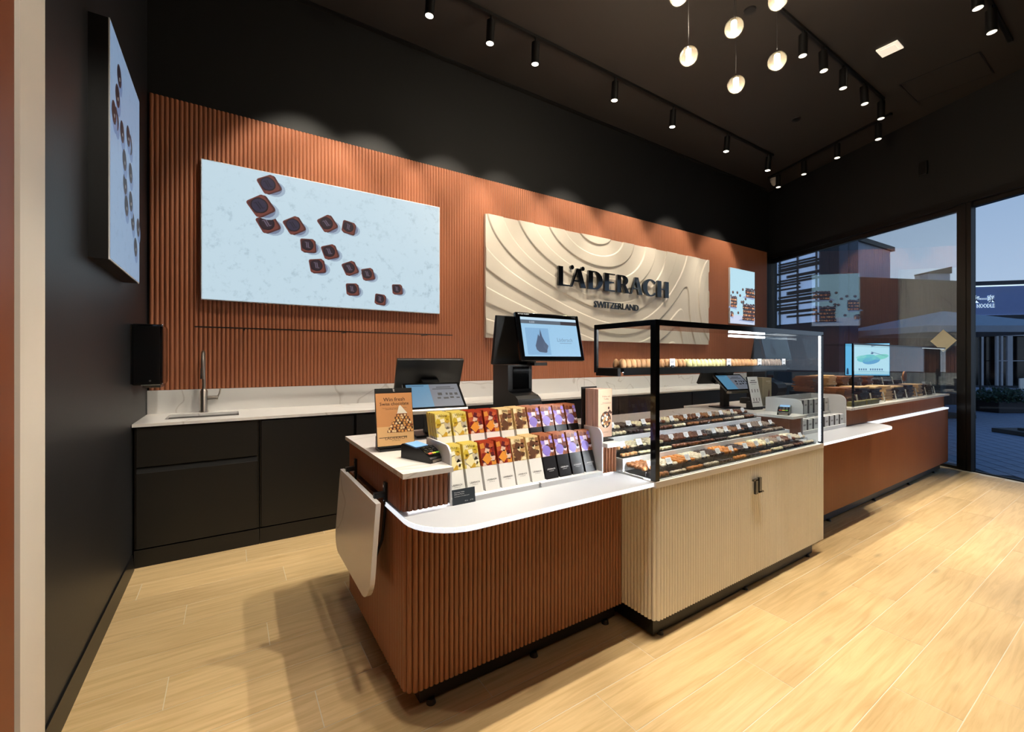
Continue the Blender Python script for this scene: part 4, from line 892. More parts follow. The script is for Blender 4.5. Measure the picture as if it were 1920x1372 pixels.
# scale with printer and tall customer screen
def scale(label, loc, rz, lit=True):
    t = thing('counter_scale', label, 'scale', loc, rz)
    B().box(-.20, .20, -.16, .20, .0, .055, bev=.008).obj('base', 'black_plastic', t)
    B().box(-.18, .18, -.15, .08, .056, .068, bev=.003).obj('weighing_plate', 'steel', t)
    pr = [(.10, .05), (.20, .05), (.20, .40), (.02, .40), (.02, .25), (.01, .235), (-.02, .225), (-.06, .215), (-.09, .195), (-.105, .16), (-.10, .12), (-.08, .09), (-.075, .05)]
    h_ = B().prism([(p_[0], p_[1]) for p_ in pr][::-1], -.065, .105, T=Matrix(((0, 0, 1, 0), (1, 0, 0, 0), (0, 1, 0, 0), (0, 0, 0, 1)))).obj('printer_housing', 'black_satin', t)
    B().box(-.03, .09, .016, .021, .25, .39).obj('printer_cover', 'black_gloss', h_)
    B().cyl((.03, .011, .30), (.03, .016, .30), .008, n=10).obj('button', 'black_gloss', h_)
    B().box(.108, .15, .06, .16, .05, .44, bev=.01).obj('column', 'black_plastic', t)
    TT = Matrix.Translation((.225 if lit else .02, -.03, .575)) @ Matrix.Rotation(math.radians(-13), 4, 'X')
    s_ = B().box(-.255, .255, -.012, .014, -.155, .155, T=TT, bev=.006).obj('customer_screen', 'black_gloss', t)
    P = Print(); P.rect(-.225, .225, -.128, .118, S(150, 192, 222), 0); P.rect(-.225, .225, .108, .124, S(190, 214, 230), 1)
    P.rect(-.225, .09, .082, .106, S(90, 100, 112), 1); P.rect(.09, .225, .082, .106, S(58, 54, 60), 1); P.text('0.000', -.16, .087, .018, S(190, 200, 210), 2)
    P.rect(-.20, -.02, -.118, .055, S(128, 170, 206), 1)
    P.poly([(-.13, -.085), (-.11, -.10), (-.06, -.105), (-.05, -.10), (-.045, -.06), (-.075, .0), (-.085, .05), (-.095, .0), (-.105, .015), (-.118, -.02), (-.135, -.06)], S(74, 88, 112), 2); P.poly([(-.072, -.02), (-.035, -.06), (-.05, -.09), (-.075, -.07)], S(84, 98, 122), 2)
    P.text('L\u00e4derach', .04, -.03, .036, S(112, 138, 166), 2); P.rect(.06, .16, -.042, -.039, S(112, 138, 166), 2)
    if not lit: P.c = [tuple(.05*q for q in c_) for c_ in P.c]
    o = P.obj('picture', 'screen', s_); o.matrix_local = TT @ Matrix.Translation((0, -.0125, 0))
    P = Print(); P.text('METTLER TOLEDO', -.238, .139, .010, S(220, 224, 230), 1, 'l', .02); P.text('FreshWay', .225, .137, .008, S(200, 204, 210), 1, 'r'); o = P.obj('lettering', 'print', s_); o.matrix_local = TT @ Matrix.Translation((0, -.0125, 0))
    TB = Matrix.Translation((.02, .10, .56)) @ Matrix.Rotation(math.radians(10), 4, 'X') @ Matrix.Rotation(0, 4, 'Z')
    B().box(-.14, .20, -.01, .012, -.16, .15, T=TB, bev=.005).obj('operator_screen', 'black_satin', t)
    B().box(.10, .20, -.03, .02, .395, .415).obj('screen_bracket', 'black_plastic', t)
    return t
scale('black counter scale with a tall blue customer screen behind the bar display', (1.50, 2.235, HU), 0)
# leaflet holder on the right block
def leaflets(label, loc, rz, c_side, c_front, paint, n_=9, w_=.10, h_=.255):
    t = thing('leaflet_holder', label, 'leaflet holder', loc, rz)
    B().box(-w_/2-.004, w_/2+.004, -.01, .125, 0, .006).obj('base', 'black_plastic', t)
    B().box(-w_/2-.022, w_/2-.012, .102, .108, .006, h_+.03).obj('back_plate', 'black_satin', t)
    B().box(-w_/2-.004, w_/2+.004, -.006, -.003, .006, .085).obj('front_panel', 'acrylic', t)
    P = Print(); P.box(-w_/2, w_/2, 0, .0095, 0, h_, c_side); lm = P.mesh('leaflet', 'print')
    for j in range(1, n_): put('leaflet', lm, t, (random.uniform(-.002, .002), j*.0108, .022))
    P.rect(-w_/2, w_/2, 0, h_, c_front, 1); paint(P, w_, h_); P.obj('leaflet', 'print', t, (0, 0, .022))
    return t
def pic_pink(P, w_, h_):
    P.text('Pralines and', .008, h_*.83, .012, S(60, 44, 40), 2, 'c'); P.text('Truffles', .008, h_*.775, .012, S(60, 44, 40), 2, 'c')
    P.rect(-.02, .045, h_*.71, h_*.717, S(120, 92, 84), 2); P.rect(-.03, .045, h_*.69, h_*.695, S(120, 92, 84), 2)
    P.ell(.005, h_*.36, .038, .044, S(54, 36, 28), 2, 20)
    r_ = random.Random(8)
    for i in range(16): a = i*2.4; q = .007*math.sqrt(i+.3); P.ell(.005+q*math.cos(a)*1.15, h_*.36+q*math.sin(a)*1.3, .0078, .0078, (S(236, 226, 206), S(206, 158, 104), S(150, 96, 60))[i % 3], 3, 9)
    for x, z in ((.026, .60), (.034, .53), (.042, .50), (.028, .51)): P.ell(x, h_*z, .007, .0075, S(84, 52, 40), 3, 9)
    P.text('L\u00c4DERACH', .004, h_*.09, .007, S(120, 84, 66), 2, 'c')
leaflets('pink praline and truffle leaflets in an acrylic holder beside the glass case', (1.672, 1.667, HU), 0, S(226, 192, 176), S(236, 190, 160), pic_pink)

# ------------------------------------------------------------------ pralines in the glass case
def bmb(fn):
    b = bmesh.new(); fn(b); q = B(); q.bm(b, smooth=True); return q
def m_ball(b, r=.0150, sz=.85, n=8): bmesh.ops.create_uvsphere(b, u_segments=n, v_segments=6, radius=r); [setattr(v, 'co', Vector((v.co.x, v.co.y, max(v.co.z*sz, -.009)+.009))) for v in b.verts]
def m_oval(b): bmesh.ops.create_uvsphere(b, u_segments=8, v_segments=5, radius=.0145); [setattr(v, 'co', Vector((v.co.x*1.25, v.co.y*.8, max(v.co.z*.6, -.006)+.006))) for v in b.verts]
def m_cluster(b):
    bmesh.ops.create_icosphere(b, subdivisions=2, radius=.0155); r_ = random.Random(2)
    for v in b.verts: k_ = 1+r_.uniform(-.22, .22); v.co = Vector((v.co.x*k_, v.co.y*k_, max(v.co.z*k_*.85, -.008)+.008))
def m_cube(b, x=.025, y=.022, z=.016):
    bmesh.ops.create_cube(b, size=1); [setattr(v, 'co', Vector((v.co.x*x, v.co.y*y, (v.co.z+.5)*z))) for v in b.verts]; bmesh.ops.bevel(b, geom=b.edges[:], offset=.003, segments=1, affect='EDGES')
def m_log(b): m_cube(b, .039, .021, .015)
def m_egg(b): bmesh.ops.create_uvsphere(b, u_segments=10, v_segments=7, radius=.0185); [setattr(v, 'co', Vector((v.co.x, v.co.y, max(v.co.z*1.85, -.016)+.016))) for v in b.verts]
SH = {'ball': m_ball, 'oval': m_oval, 'cluster': m_cluster, 'cube': m_cube, 'log': m_log}
_pm = {}
def pmesh(sh, mat):
    if (sh, mat) not in _pm: _pm[(sh, mat)] = bmb(SH[sh]).mesh('praline', mat)
    return _pm[(sh, mat)]
cname = {'choc_dark': 'dark', 'choc_milk': 'milk brown', 'choc_hazel': 'hazelnut brown', 'choc_white': 'ivory white', 'choc_cream': 'cream', 'choc_orange': 'orange', 'choc_tan': 'tan', 'choc_speck': 'speckled brown', 'choc_yellow': 'yellow'}
sname = {'ball': 'round', 'oval': 'oval', 'cluster': 'knobbly', 'cube': 'square', 'log': 'stick-shaped'}
ordt = ['leftmost', 'second', 'third', 'fourth', 'fifth', 'sixth', 'seventh', 'eighth', 'ninth', 'tenth', 'eleventh', 'twelfth']
FRONT = [('cluster', 'choc_hazel'), ('oval', 'choc_cream'), ('log', 'choc_orange'), ('cube', 'choc_cream'), ('cube', 'choc_dark'), ('ball', 'choc_orange'), ('log', 'choc_dark'), ('cube', 'choc_tan'), ('ball', 'choc_white'), ('cluster', 'choc_speck'), ('ball', 'choc_milk'), ('ball', 'choc_cream')]
MID = [('cube', 'choc_tan'), ('oval', 'choc_white'), ('cube', 'choc_white'), ('cluster', 'choc_milk'), ('cube', 'choc_milk'), ('log', 'choc_milk'), ('oval', 'choc_dark'), ('oval', 'choc_cream'), ('log', 'choc_hazel'), ('cube', 'choc_dark'), ('cluster', 'choc_speck'), ('ball', 'choc_speck')]
BACK = [('ball', 'choc_milk'), ('ball', 'choc_white'), ('cube', 'choc_dark'), ('oval', 'choc_white'), ('cluster', 'choc_milk'), ('ball', 'choc_white'), ('cluster', 'choc_hazel'), ('ball', 'choc_milk'), ('ball', 'choc_hazel'), ('ball', 'choc_speck'), ('ball', 'choc_cream'), ('ball', 'choc_milk')]
trayp = thing('praline_tray', 'x', 'tray', (0, 0, -50))
TWd, TDp = .136, .195
B().box(-TWd/2, TWd/2, 0, TDp, 0, .004).obj('base', 'black_plastic', trayp)
ac = B().box(-TWd/2, TWd/2, .001, .003, .004, .018); ac.box(-TWd/2, -TWd/2+.002, .001, .055, .004, .026); ac.box(TWd/2-.002, TWd/2, .001, .055, .004, .026); ac.obj('front_wall', 'acrylic', trayp)
up = B().box(-TWd/2, TWd/2, .055, TDp, .026, .029); up.box(-TWd/2, TWd/2, .055, .057, .029, .037); up.obj('upper_deck', 'acrylic', trayp)
for x in (-TWd/2+.003, TWd/2-.003): B().cyl((x, .057, .004), (x, .057, .026), .002, n=6).obj('riser', 'chrome', trayp)
tagp = thing('name_card', 'x', 'name card', (0, 0, -50))
B().box(-.024, .024, 0, .006, 0, .018).obj('foot', 'black_plastic', tagp)
P = Print(); P.box(-.021, .021, -.002, 0, .012, .046, S(238, 239, 243)); P.v = P.v
for k_, z_ in enumerate((.036, .030, .024)): P.poly([(-.016, z_), (.014-.004*k_, z_), (.014-.004*k_, z_+.0022), (-.016, z_+.0022)], S(176, 180, 188), 8)
P.obj('card', 'print', tagp)
stuffB = {}
PT = (1.823, .1455)
for ti, (tname, ty, tz, kinds_, skip) in enumerate((('front', 1.412, HS+.006, FRONT, 0), ('middle', 1.618, .853, MID, 0), ('rear', 1.828, .923, BACK, 0))):
    for i, (sh_, mt) in enumerate(kinds_):
        x = PT[0]+i*PT[1]
        clone(trayp, (x, ty, tz), None, 'clear acrylic two-level tray, %s from the left in the %s tier' % (ordt[i], tname), 'acrylic praline trays in the glass case')
        clone(tagp, (x+random.uniform(-.01, .01), ty+.056+.008, tz+.029), (math.radians(-26), 0, random.uniform(-.1, .1)), 'white name card on the %s tray from the left, %s tier' % (ordt[i], tname), 'white name cards on the praline trays')
        me = pmesh(sh_, mt); cols_ = 3 if sh_ == 'log' else 4; rows_ = 5 if ti < 2 else 5
        spots = []
        for c_ in range(cols_):
            for r in range(rows_): spots.append((x-TWd/2+.018+c_*(TWd-.036)/(cols_-1), ty+.079+r*(TDp-.092)/(rows_-1), tz+.0292))
        for c_ in range(cols_): spots.append((x-TWd/2+.020+c_*(TWd-.040)/(cols_-1), ty+.022, tz+.0042))
        for (a, c_, d) in spots:
            rz = random.uniform(-.25, .25) if sh_ in ('cube', 'log', 'oval') else random.uniform(0, 6.28); a += random.uniform(-.002, .002); c_ += random.uniform(-.002, .002)
            if ti < 2:
                o = put(('praline', 'truffle')[ti], me, None, (a, c_, d), (0, 0, rz))  # middle tier holds pralines too, here under the name truffle
                tag(o, '%s %s %s in the %s tray from the left, %s tier' % (cname[mt], sname[sh_], ('praline', 'truffle')[ti], ordt[i], tname), ('praline', 'truffle')[ti], '%s in the %s tier' % (('pralines', 'truffles')[ti], tname))
            else:
                q = stuffB.setdefault('all', (B(), []))
                if mt not in q[1]: q[1].append(mt)
                T_ = Matrix.Translation((a, c_, d)) @ Matrix.Rotation(rz, 4, 'Z')
                q[0].add([v.co for v in me.vertices], [tuple(p_.vertices) for p_ in me.polygons], q[1].index(mt), T_, True)
for r_ in (trayp, tagp):
    for ch in list(r_.children): bpy.data.objects.remove(ch)
    bpy.data.objects.remove(r_)
o = stuffB['all'][0].obj('pralines', stuffB['all'][1]); o['kind'] = 'stuff'; tag(o, 'assorted pralines filling the rear tier trays of the glass case', 'pralines')
eggm = {}
segs = [('choc_tan', 14), ('choc_yellow', 10), ('choc_tan', 9), ('choc_speck', 8)]
x = 1.795; gi = 0; ncard = 0
cardm = None
for si, (mt, n_) in enumerate(segs):
    eggm[mt] = eggm.get(mt) or bmb(m_egg).mesh('egg_truffle', mt)
    for i in range(n_):
        for r in range(2):
            o = put('egg_truffle', eggm[mt], None, (x+random.uniform(-.002, .002), 1.655+r*.05+random.uniform(-.003, .003), 1.3343), (0, 0, random.uniform(0, 6)))
            tag(o, '%s egg-shaped truffle, %s group from the left, %s row of the upper shelf' % (cname[mt], ordt[si], ('front', 'back')[r]), 'truffle', 'egg truffles on the upper shelf')
        x += .0405
    if True:
        P = Print(); P.box(-.024, .024, 0, .002, .006, .052, S(236, 238, 242)); P.box(-.014, .014, -.003, .004, 0, .012, S(60, 64, 70)); P.rect(-.018, .016, .034, .037, S(120, 124, 134), 2); P.rect(-.018, .010, .028, .031, S(120, 124, 134), 2)
        o = P.obj('name_card', 'print', None, (x-.02-.04*(4 if si == 0 else 0), 1.628, 1.3343)); tag(o, 'white name card on the upper shelf of the glass case, %s from the left' % ordt[si], 'name card', 'white name cards on the upper shelf')
        x += .02

# ------------------------------------------------------------------ goods on the right counter
RH0, RH1 = RB1+.003, RB2-.003; hw2 = RH1-RH0
bd2 = thing('box_display', 'white acrylic two-step display for white gift boxes beside the bark case', 'display stand', (RH0, HYF, HS))
side2 = [(0, 0), (.285, 0), (.285, .285)]+[(.06-.06*math.sin(PI/2*i/5), .225+.06*math.cos(PI/2*i/5)) for i in range(6)]
B().prism(side2, 0, .008, T=TS(0)).obj('side_panel', 'white_acrylic', bd2); B().prism(side2, 0, .008, T=TS(hw2-.008)).obj('side_panel', 'white_acrylic', bd2)
B().box(.008, hw2-.008, 0, .12, 0, .03).obj('front_step', 'white_acrylic', bd2); B().box(.008, hw2-.008, .12, .255, 0, .13).obj('rear_step', 'white_acrylic', bd2)
B().box(.008, hw2-.008, .278, .285, .0, .285).obj('back_panel', 'white_acrylic', bd2)
gb = Print(); gb.box(-.042, .042, 0, .075, 0, .085, S(222, 224, 226)); gb.box(-.0425, -.030, -.0006, .0756, 0, .0856, S(70, 66, 64)); gb.rect(-.014, .026, .035, .050, S(150, 150, 152), 2); gbm = gb.mesh('gift_box', 'print')
gt = Print(); gt.box(-.040, .040, 0, .06, 0, .12, S(222, 224, 226)); gt.box(-.0405, -.028, -.0006, .0606, 0, .1206, S(70, 66, 64)); gt.rect(-.012, .026, .07, .085, S(150, 150, 152), 2); gtm = gt.mesh('gift_box', 'print')
for i in range(8):
    x = RH0+.06+i*(hw2-.12)/7
    tag(put('gift_box', gbm, None, (x, HYF+.015, HS+.0303)), 'low white gift box with a dark band, %s from the left in the front row' % ordt[i], 'gift box', 'white gift boxes in the right display')
    tag(put('gift_box', gtm, None, (x, HYF+.135, HS+.1303)), 'tall white gift box with a dark band, %s from the left in the back row' % ordt[i], 'gift box', 'white gift boxes in the right display')
def slab_mesh(seed, w_, d_, h_, mat):
    r_ = random.Random(seed); n_ = 11; pts = []
    for i in range(n_):
        a = 2*PI*i/n_; k_ = r_.uniform(.88, 1.04); c_, s_ = math.cos(a), math.sin(a); m_ = max(abs(c_), abs(s_)); pts.append((c_/m_*w_/2*k_, s_/m_*d_/2*k_))
    return B().prism(pts, 0, h_).mesh('chocolate_bark', mat)
BK = {}
for mt in ('bark_milk', 'bark_dark', 'bark_pale'): BK[mt] = [slab_mesh(k_*7+len(mt), .28, .19, .0135, mt) for k_ in range(4)]
rz_ = thing('bark_riser', 'low black riser at the back of the bark case', 'riser', (4.80, 1.95, HU)); B().box(0, 2.58, 0, .235, 0, .115, bev=.004).obj('step', 'black_plastic', rz_); B().box(0, 2.66, -.004, 0, 0, .012).obj('front_lip', 'dark_steel', rz_)
P = Print(); P.box(-.017, .017, 0, .002, 0, .105, S(236, 230, 214)); P.rect(-.010, .010, .05, .085, S(170, 160, 140), 2); strip_m = P.mesh('price_strip', 'print')
front_k = ['bark_milk', 'bark_dark', 'bark_dark', 'bark_pale', 'bark_dark', 'bark_dark', 'bark_pale', 'bark_dark']; back_k = ['bark_milk', 'bark_pale', 'bark_milk', 'bark_dark', 'bark_milk', 'bark_dark', 'bark_dark', 'bark_dark']
kn = {'bark_milk': 'milk chocolate', 'bark_dark': 'dark chocolate', 'bark_pale': 'nutty blond chocolate'}
for row, (yc, zb, ks, cnt) in enumerate(((1.79, HU, front_k, (12, 12, 11, 11, 10, 10, 10, 9)), (2.065, HU+.115, back_k, (11, 11, 10, 9, 9, 6, 4, 4)))):
    for i, mt in enumerate(ks):
        x = 4.93+i*.335; z = zb+.0003
        for j in range(cnt[i]):
            mm = mt if not (j == cnt[i]-1 and row == 0 and i in (1, 2, 4)) else 'bark_pale'
            o = put('chocolate_bark', random.choice(BK[mm]), None, (x+random.uniform(-.012, .012), yc+random.uniform(-.012, .012), z), (0, 0, random.uniform(-.12, .12))); z += .0138
            tag(o, '%s bark slab, %s stack from the left, %s row' % (kn[mm], ordt[i], ('front', 'back')[row]), 'chocolate bark', 'bark slabs in the right glass case')
        o = put('price_strip', strip_m, None, (x+.03, yc-.125-(.012 if row == 0 else -.02), zb+.0003), (math.radians(-10), 0, random.uniform(-.08, .08))); tag(o, 'narrow cream price strip before the %s bark stack, %s row' % (ordt[i], ('front', 'back')[row]), 'price strip', 'cream price strips in the bark case')
for i in range(2):
    o = B().box(0, .30, 0, .05, 0, .045, bev=.004).box(.10, .16, -.002, 0, .006, .030).obj('label_block', 'olive_box', None, (4.78+i*.33, 1.633, HU)); tag(o, 'olive label block under the %s bark stack' % ordt[i], 'label block', 'olive label blocks')
q = on_y(1690, 703, 2.0)
lp = thing('lollipop', 'round caramel coloured chocolate lollipop standing among the bark', 'lollipop', (7.27, 1.936, HU)); B().cyl((0, 0, 0), (0, 0, .18), .004, n=8).obj('stick', 'paper_white', lp); B().cyl((0, -.008, .22), (0, .008, .22), .065, n=24).obj('disc', 'lollipop', lp); 
for a in (-.03, 0, .03): B().box(a-.004, a+.004, -.010, -.0085, .165, .275).obj('stripe', 'choc_milk', lp)
for i, x in enumerate((7.42, 7.49)):
    P = Print(); P.box(0, .085, 0, .003, 0, .15, S(242, 234, 226)); P.rect(.01, .05, .09, .10, S(190, 176, 164), 2); P.rect(.01, .07, .11, .125, S(150, 140, 132), 2)
    o = P.obj('standing_card', 'print', None, (x, 2.0-.012, HU+.0855-.0855), (math.radians(-9), 0, .2-.3*i)); o.location.y = 1.70+.1*i; o.location.z = HU; tag(o, ('blank-looking white card standing at the window end of the bark case' if i == 0 else 'second white card beside it, nearest the window in the bark case'), 'card', 'white cards in the bark case')
# a blue screen's reflection in the window, built as a solid screen
t = thing('screen_reflection', 'blue screen built to stand for a window reflection behind the bark case', 'screen', (7.42, 2.36, HU), math.radians(-58))
B().box(-.12, .12, -.02, .12, 0, .012, bev=.003).obj('base', 'black_plastic', t); B().box(-.02, .02, .02, .05, .012, .30).obj('neck', 'black_plastic', t)
B().box(-.265, .235, .0, .02, .20, .66).obj('housing', 'black_gloss', t)
P = Print(); P.rect(-.26, .23, .215, .655, S(96, 176, 222), 0); P.rect(-.17, .225, .23, .645, S(176, 222, 238), 1)
for cx, cz, a, c_, col in ((-.02, .45, .11, .05, S(90, 190, 196)), (.13, .47, .09, .035, S(110, 206, 190)), (.03, .42, .10, .05, S(70, 150, 200)), (-.08, .47, .06, .02, S(130, 210, 200)), (.04, .52, .015, .012, S(60, 90, 130))): P.ell(cx, cz, a, c_, col, 2, 18, .2)
P.poly([(.03, .535), (.20, .475), (.20, .480), (.03, .545)], S(90, 130, 160), 3); P.poly([(-.25, .225), (-.22, .225), (-.225, .30), (-.235, .32), (-.245, .30)], S(40, 66, 96), 2)
[P.rect(-.11+.025*q_, -.095+.025*q_, .285, .310, S(60, 100, 140), 3) for q_ in range(11) if q_ not in (4,)]; P.rect(-.11, .17, .268, .272, S(110, 160, 190), 3)
P.obj('picture', 'screen', t, (0, -.001, 0))
# second register, poster, leaflets, terminal and scale on the right counter (seen through the case)
pos('black register with a tilted blue display seen through the glass praline case', (3.74, 2.18, HU), math.radians(-10), pic_pos)
def poster_list(P, w_, h_):
    P.rect(-w_/2, w_/2, 0, h_+.022, S(232, 232, 230), 0); P.rect(-.03, .03, h_*.94, h_*.97, S(90, 90, 92), 1); P.rect(-.045, .045, h_*.87, h_*.90, S(90, 90, 92), 1); P.rect(-.03, .03, h_*.81, h_*.825, S(150, 150, 152), 1)
    for i in range(3):
        for j in range(2): P.rect(-w_*.3+i*w_*.28, -w_*.24+i*w_*.28, h_*(.2+j*.32), h_*(.32+j*.32), S(60, 52, 50), 1)
poster_stand('poster_stand', 'white menu poster stand on the right counter seen through the glass case', (3.83, 1.99, HU), math.radians(-8), .13, .24, poster_list)
def pic_tan(P, w_, h_): P.rect(-.01, .045, h_*.86, h_*.885, S(226, 216, 196), 2); P.rect(.01, .045, h_*.80, h_*.815, S(216, 204, 180), 2); P.poly([(.0, h_*.12), (.035, h_*.10), (.035, h_*.5), (.025, h_*.6)], S(120, 84, 66), 2); P.rect(-w_/2, w_/2, 0, h_*.30, S(224, 212, 184), 1)
leaflets('olive brown leaflets in a holder on the right counter behind the glass case', (4.03, 2.02, HU), math.radians(-12), S(160, 146, 116), S(172, 156, 124), pic_tan, 8, .115, .25)
terminal('black card terminal on the right counter beside the gift boxes', (3.70, 1.72, HU), math.radians(-70))
scale('black counter scale with switched-off screen behind the gift boxes', (4.46, 2.20, HU), math.radians(0), False)

# ------------------------------------------------------------------ outside: plaza, buildings, umbrellas
GZ = -.03
g = B(); g.prism([(W0.x-3.2*WD.x+.1, W0.y-3.2*WD.y-.0), (60, -40), (90, 60), (20, 60), (9.3, 5.2)], GZ-.1, GZ-.006)
plaza = struct(g.obj('plaza_ground', 'paver_joint'))
pvm = {}
c0 = Vector((W0.x, W0.y, 0))+WN*.45+WD*.3
cnt = 0; far = B()
ang = math.radians(38); e1 = Vector((math.cos(ang), math.sin(ang), 0)); e2 = Vector((-math.sin(ang), math.cos(ang), 0))
TP = Matrix(((e1.x, e2.x, 0, 0), (e1.y, e2.y, 0, 0), (0, 0, 1, GZ), (0, 0, 0, 1)))
pm_ = B().box(-.143, .143, -.093, .093, -.006, 0).mesh('paver', 'paver')
cand = []
for i in range(-6, 70):
    for j in range(-70, 40):
        q = c0+e1*(i*.30+(.15 if j % 2 else 0))+e2*(j*.20)
        if (q-W0).dot(WN) < .35: continue
        d = q-CAM; k = d.dot(FV)
        if k < 1: continue
        u = CX+FPX*d.dot(RV)/k
        if 1755 < u < 1990 and k < 22: cand.append((k, q))
cand.sort(key=lambda t_: t_[0])
for n_, (k, q) in enumerate(cand):
    if n_ < 280: put('paver', pm_, plaza, (q.x, q.y, GZ), (0, 0, ang))
    else: far.box(-.143, .143, -.093, .093, -.006, 0, T=Matrix.Translation((q.x, q.y, GZ)) @ Matrix.Rotation(ang, 4, 'Z'))
o = far.obj('far_pavers', 'paver', plaza); o['kind'] = 'stuff'
def frame_at(p0, p1):                               # local x from p0 to p1, y away from the viewer
    d = (p1-p0); d.z = 0; L_ = d.length; d.normalize(); n_ = Vector((-d.y, d.x, 0)); return Matrix(((d.x, n_.x, 0, p0.x), (d.y, n_.y, 0, p0.y), (0, 0, 1, 0), (0, 0, 0, 1))), L_
# slatted building
pL, pR = at(1430, 674, 13.7), at(1536, 674, 12.0); T_, L_ = frame_at(pL, pR)
t = thing('slatted_building', 'pale backlit facade behind black horizontal slats beyond the window', 'building', (0, 0, 0))
B().box(0, L_, .12, .3, GZ, 5.6, T=T_).obj('wall', 'tower_dark', t); B().box(.1, L_, .10, .12, 2.44, 4.47, T=T_).obj('light_panel', 'facade_light', t)
B().box(0, L_, .02, .12, 4.47, 4.75, T=T_).obj('fascia', 'tower_blue', t)
for fx_ in (.02, .30, .62, .93): B().box(L_*fx_-.02, L_*fx_+.02, .04, .08, 2.40, 4.5, T=T_).obj('post', 'slat_black', t)
r_ = random.Random(21); z = 2.62
while z < 4.25:
    h_ = r_.choice((.05, .06, .08, .10)); a, c_ = r_.choice(((0, 1), (0, 1), (0, .62), (.3, 1), (.14, 1), (0, .68), (.45, 1), (.3, .95)))
    B().box(L_*a, L_*c_, .0, .04, z, z+h_, T=T_).obj('slat', 'slat_black', t); z += h_+r_.choice((.02, .03, .05, .06))
# tower
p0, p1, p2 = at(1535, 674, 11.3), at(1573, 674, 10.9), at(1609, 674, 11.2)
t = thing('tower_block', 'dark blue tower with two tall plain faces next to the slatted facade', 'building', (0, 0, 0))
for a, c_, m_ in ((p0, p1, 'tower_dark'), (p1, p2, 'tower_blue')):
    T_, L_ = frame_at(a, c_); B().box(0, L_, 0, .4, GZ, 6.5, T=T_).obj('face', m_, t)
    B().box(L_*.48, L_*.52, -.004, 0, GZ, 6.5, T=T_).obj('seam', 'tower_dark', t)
# grey shed
p0, p1 = at(1606, 674, 15.5), at(1669, 674, 17.0); T_, L_ = frame_at(p0, p1)
z0, z1 = 1.38+(674-452)*15.5/FPX, 1.38+(674-470)*17/FPX
t = thing('clad_building', 'light grey clad building with a dark sloping eave above the fence', 'building', (0, 0, 0))
for i in range(4): 
    a, c_ = L_*i/4, L_*(i+1)/4; B().prism([(a+.01, GZ), (c_-.01, GZ), (c_-.01, z0+(z1-z0)*(i+1)/4), (a+.01, z0+(z1-z0)*i/4)], 0, .2, T=T_ @ Matrix(((1, 0, 0, 0), (0, 0, -1, .2), (0, 1, 0, 0), (0, 0, 0, 1)))).obj('cladding_panel', 'siding', t)
B().prism([(-.1, z0), (L_+.15, z1-.02), (L_+.15, z1+.14), (-.1, z0+.16)], -.1, .3, T=T_ @ Matrix(((1, 0, 0, 0), (0, 0, -1, .2), (0, 1, 0, 0), (0, 0, 0, 1)))).obj('eave', 'slat_black', t)
# fence
p0, p1 = at(1600, 674, 12.9), at(1800, 674, 13.6); T_, L_ = frame_at(p0, p1); fh = 1.38+(674-526)*13.2/FPX
t = thing('timber_fence', 'tall dark brown fence of vertical boards outside the window', 'fence', (0, 0, 0)); x = 0; i = 0
B().box(0, L_, .03, .06, 2.1, 2.2, T=T_).box(0, L_, .03, .06, .3, .4, T=T_).obj('rail', 'slat_black', t)
while x < L_:
    w_ = random.uniform(.10, .17); B().box(x+.005, x+w_-.005, 0, .03, GZ, 2.12, T=T_).obj('board', 'fence_wood', t); B().box(x+.005, x+w_-.005, -.01, .02, 2.14, fh, T=T_).obj('board', 'fence_wood', t); x += w_
B().box(-.02, L_, -.02, .06, fh, fh+.06, T=T_).obj('coping', 'slat_black', t)
p0 = at(1740, 674, 15); p1 = at(1781, 674, 15); T_, L_ = frame_at(p0, p1)
t = thing('roof_box', 'small box with a slanting dark top rising above the fence', 'roof structure', (0, 0, 0)); B().box(0, L_, 0, .5, 3.5, 4.35, T=T_).obj('wall', 'siding', t)
B().prism([(-.02, 4.35), (L_+.02, 4.35), (L_+.02, 4.58), (-.02, 4.40)], -.5, .05, T=T_ @ Matrix(((1, 0, 0, 0), (0, 0, -1, 0), (0, 1, 0, 0), (0, 0, 0, 1)))).obj('slanted_top', 'slat_black', t)
# noodle shop
p0, p1 = at(1770, 674, 24.2), at(2080, 674, 22.5); T_, L_ = frame_at(p0, p1); m_px = 23.6/FPX
zz = lambda v: 1.38+(674-v)*m_px
t = thing('noodle_shop', 'low shop with a blue lit sign band and white framed glazing across the plaza', 'building', (0, 0, 0))
B().box(0, L_, 0, .6, zz(592), zz(535), T=T_).obj('sign_band', 'shop_panel', t); B().box(-.1, L_, -.15, .7, zz(534), zz(527), T=T_).obj('roof_edge', 'tower_dark', t)
B().box(0, L_, -.03, 0, zz(536.5), zz(534.5), T=T_).obj('light_line', 'shop_light', t); B().box(0, L_, -.03, 0, zz(592.5), zz(590.5), T=T_).obj('light_line', 'shop_light', t)
B().box(0, L_, -.9, .3, zz(600), zz(593), T=T_).obj('canopy', 'tower_dark', t); B().box(0, L_, .6, .9, GZ, zz(593), T=T_).obj('rear_wall', 'shop_glass_dark', t)
def xs(u):
    d = FV+RV*((u-CX)/FPX); ax = (p1-p0); ax.z = 0; ax.normalize(); n_ = Vector((-ax.y, ax.x, 0)); k = p0.dot(n_)/d.dot(n_); return (d*k-p0).dot(ax)
for u, w_ in ((1838, .14), (1868, .10), (1877, .08), (1889, .22), (1935, .15)): B().box(xs(u), xs(u)+w_, -.02, .1, GZ, zz(622), T=T_).obj('mullion', 'shop_frame', t)
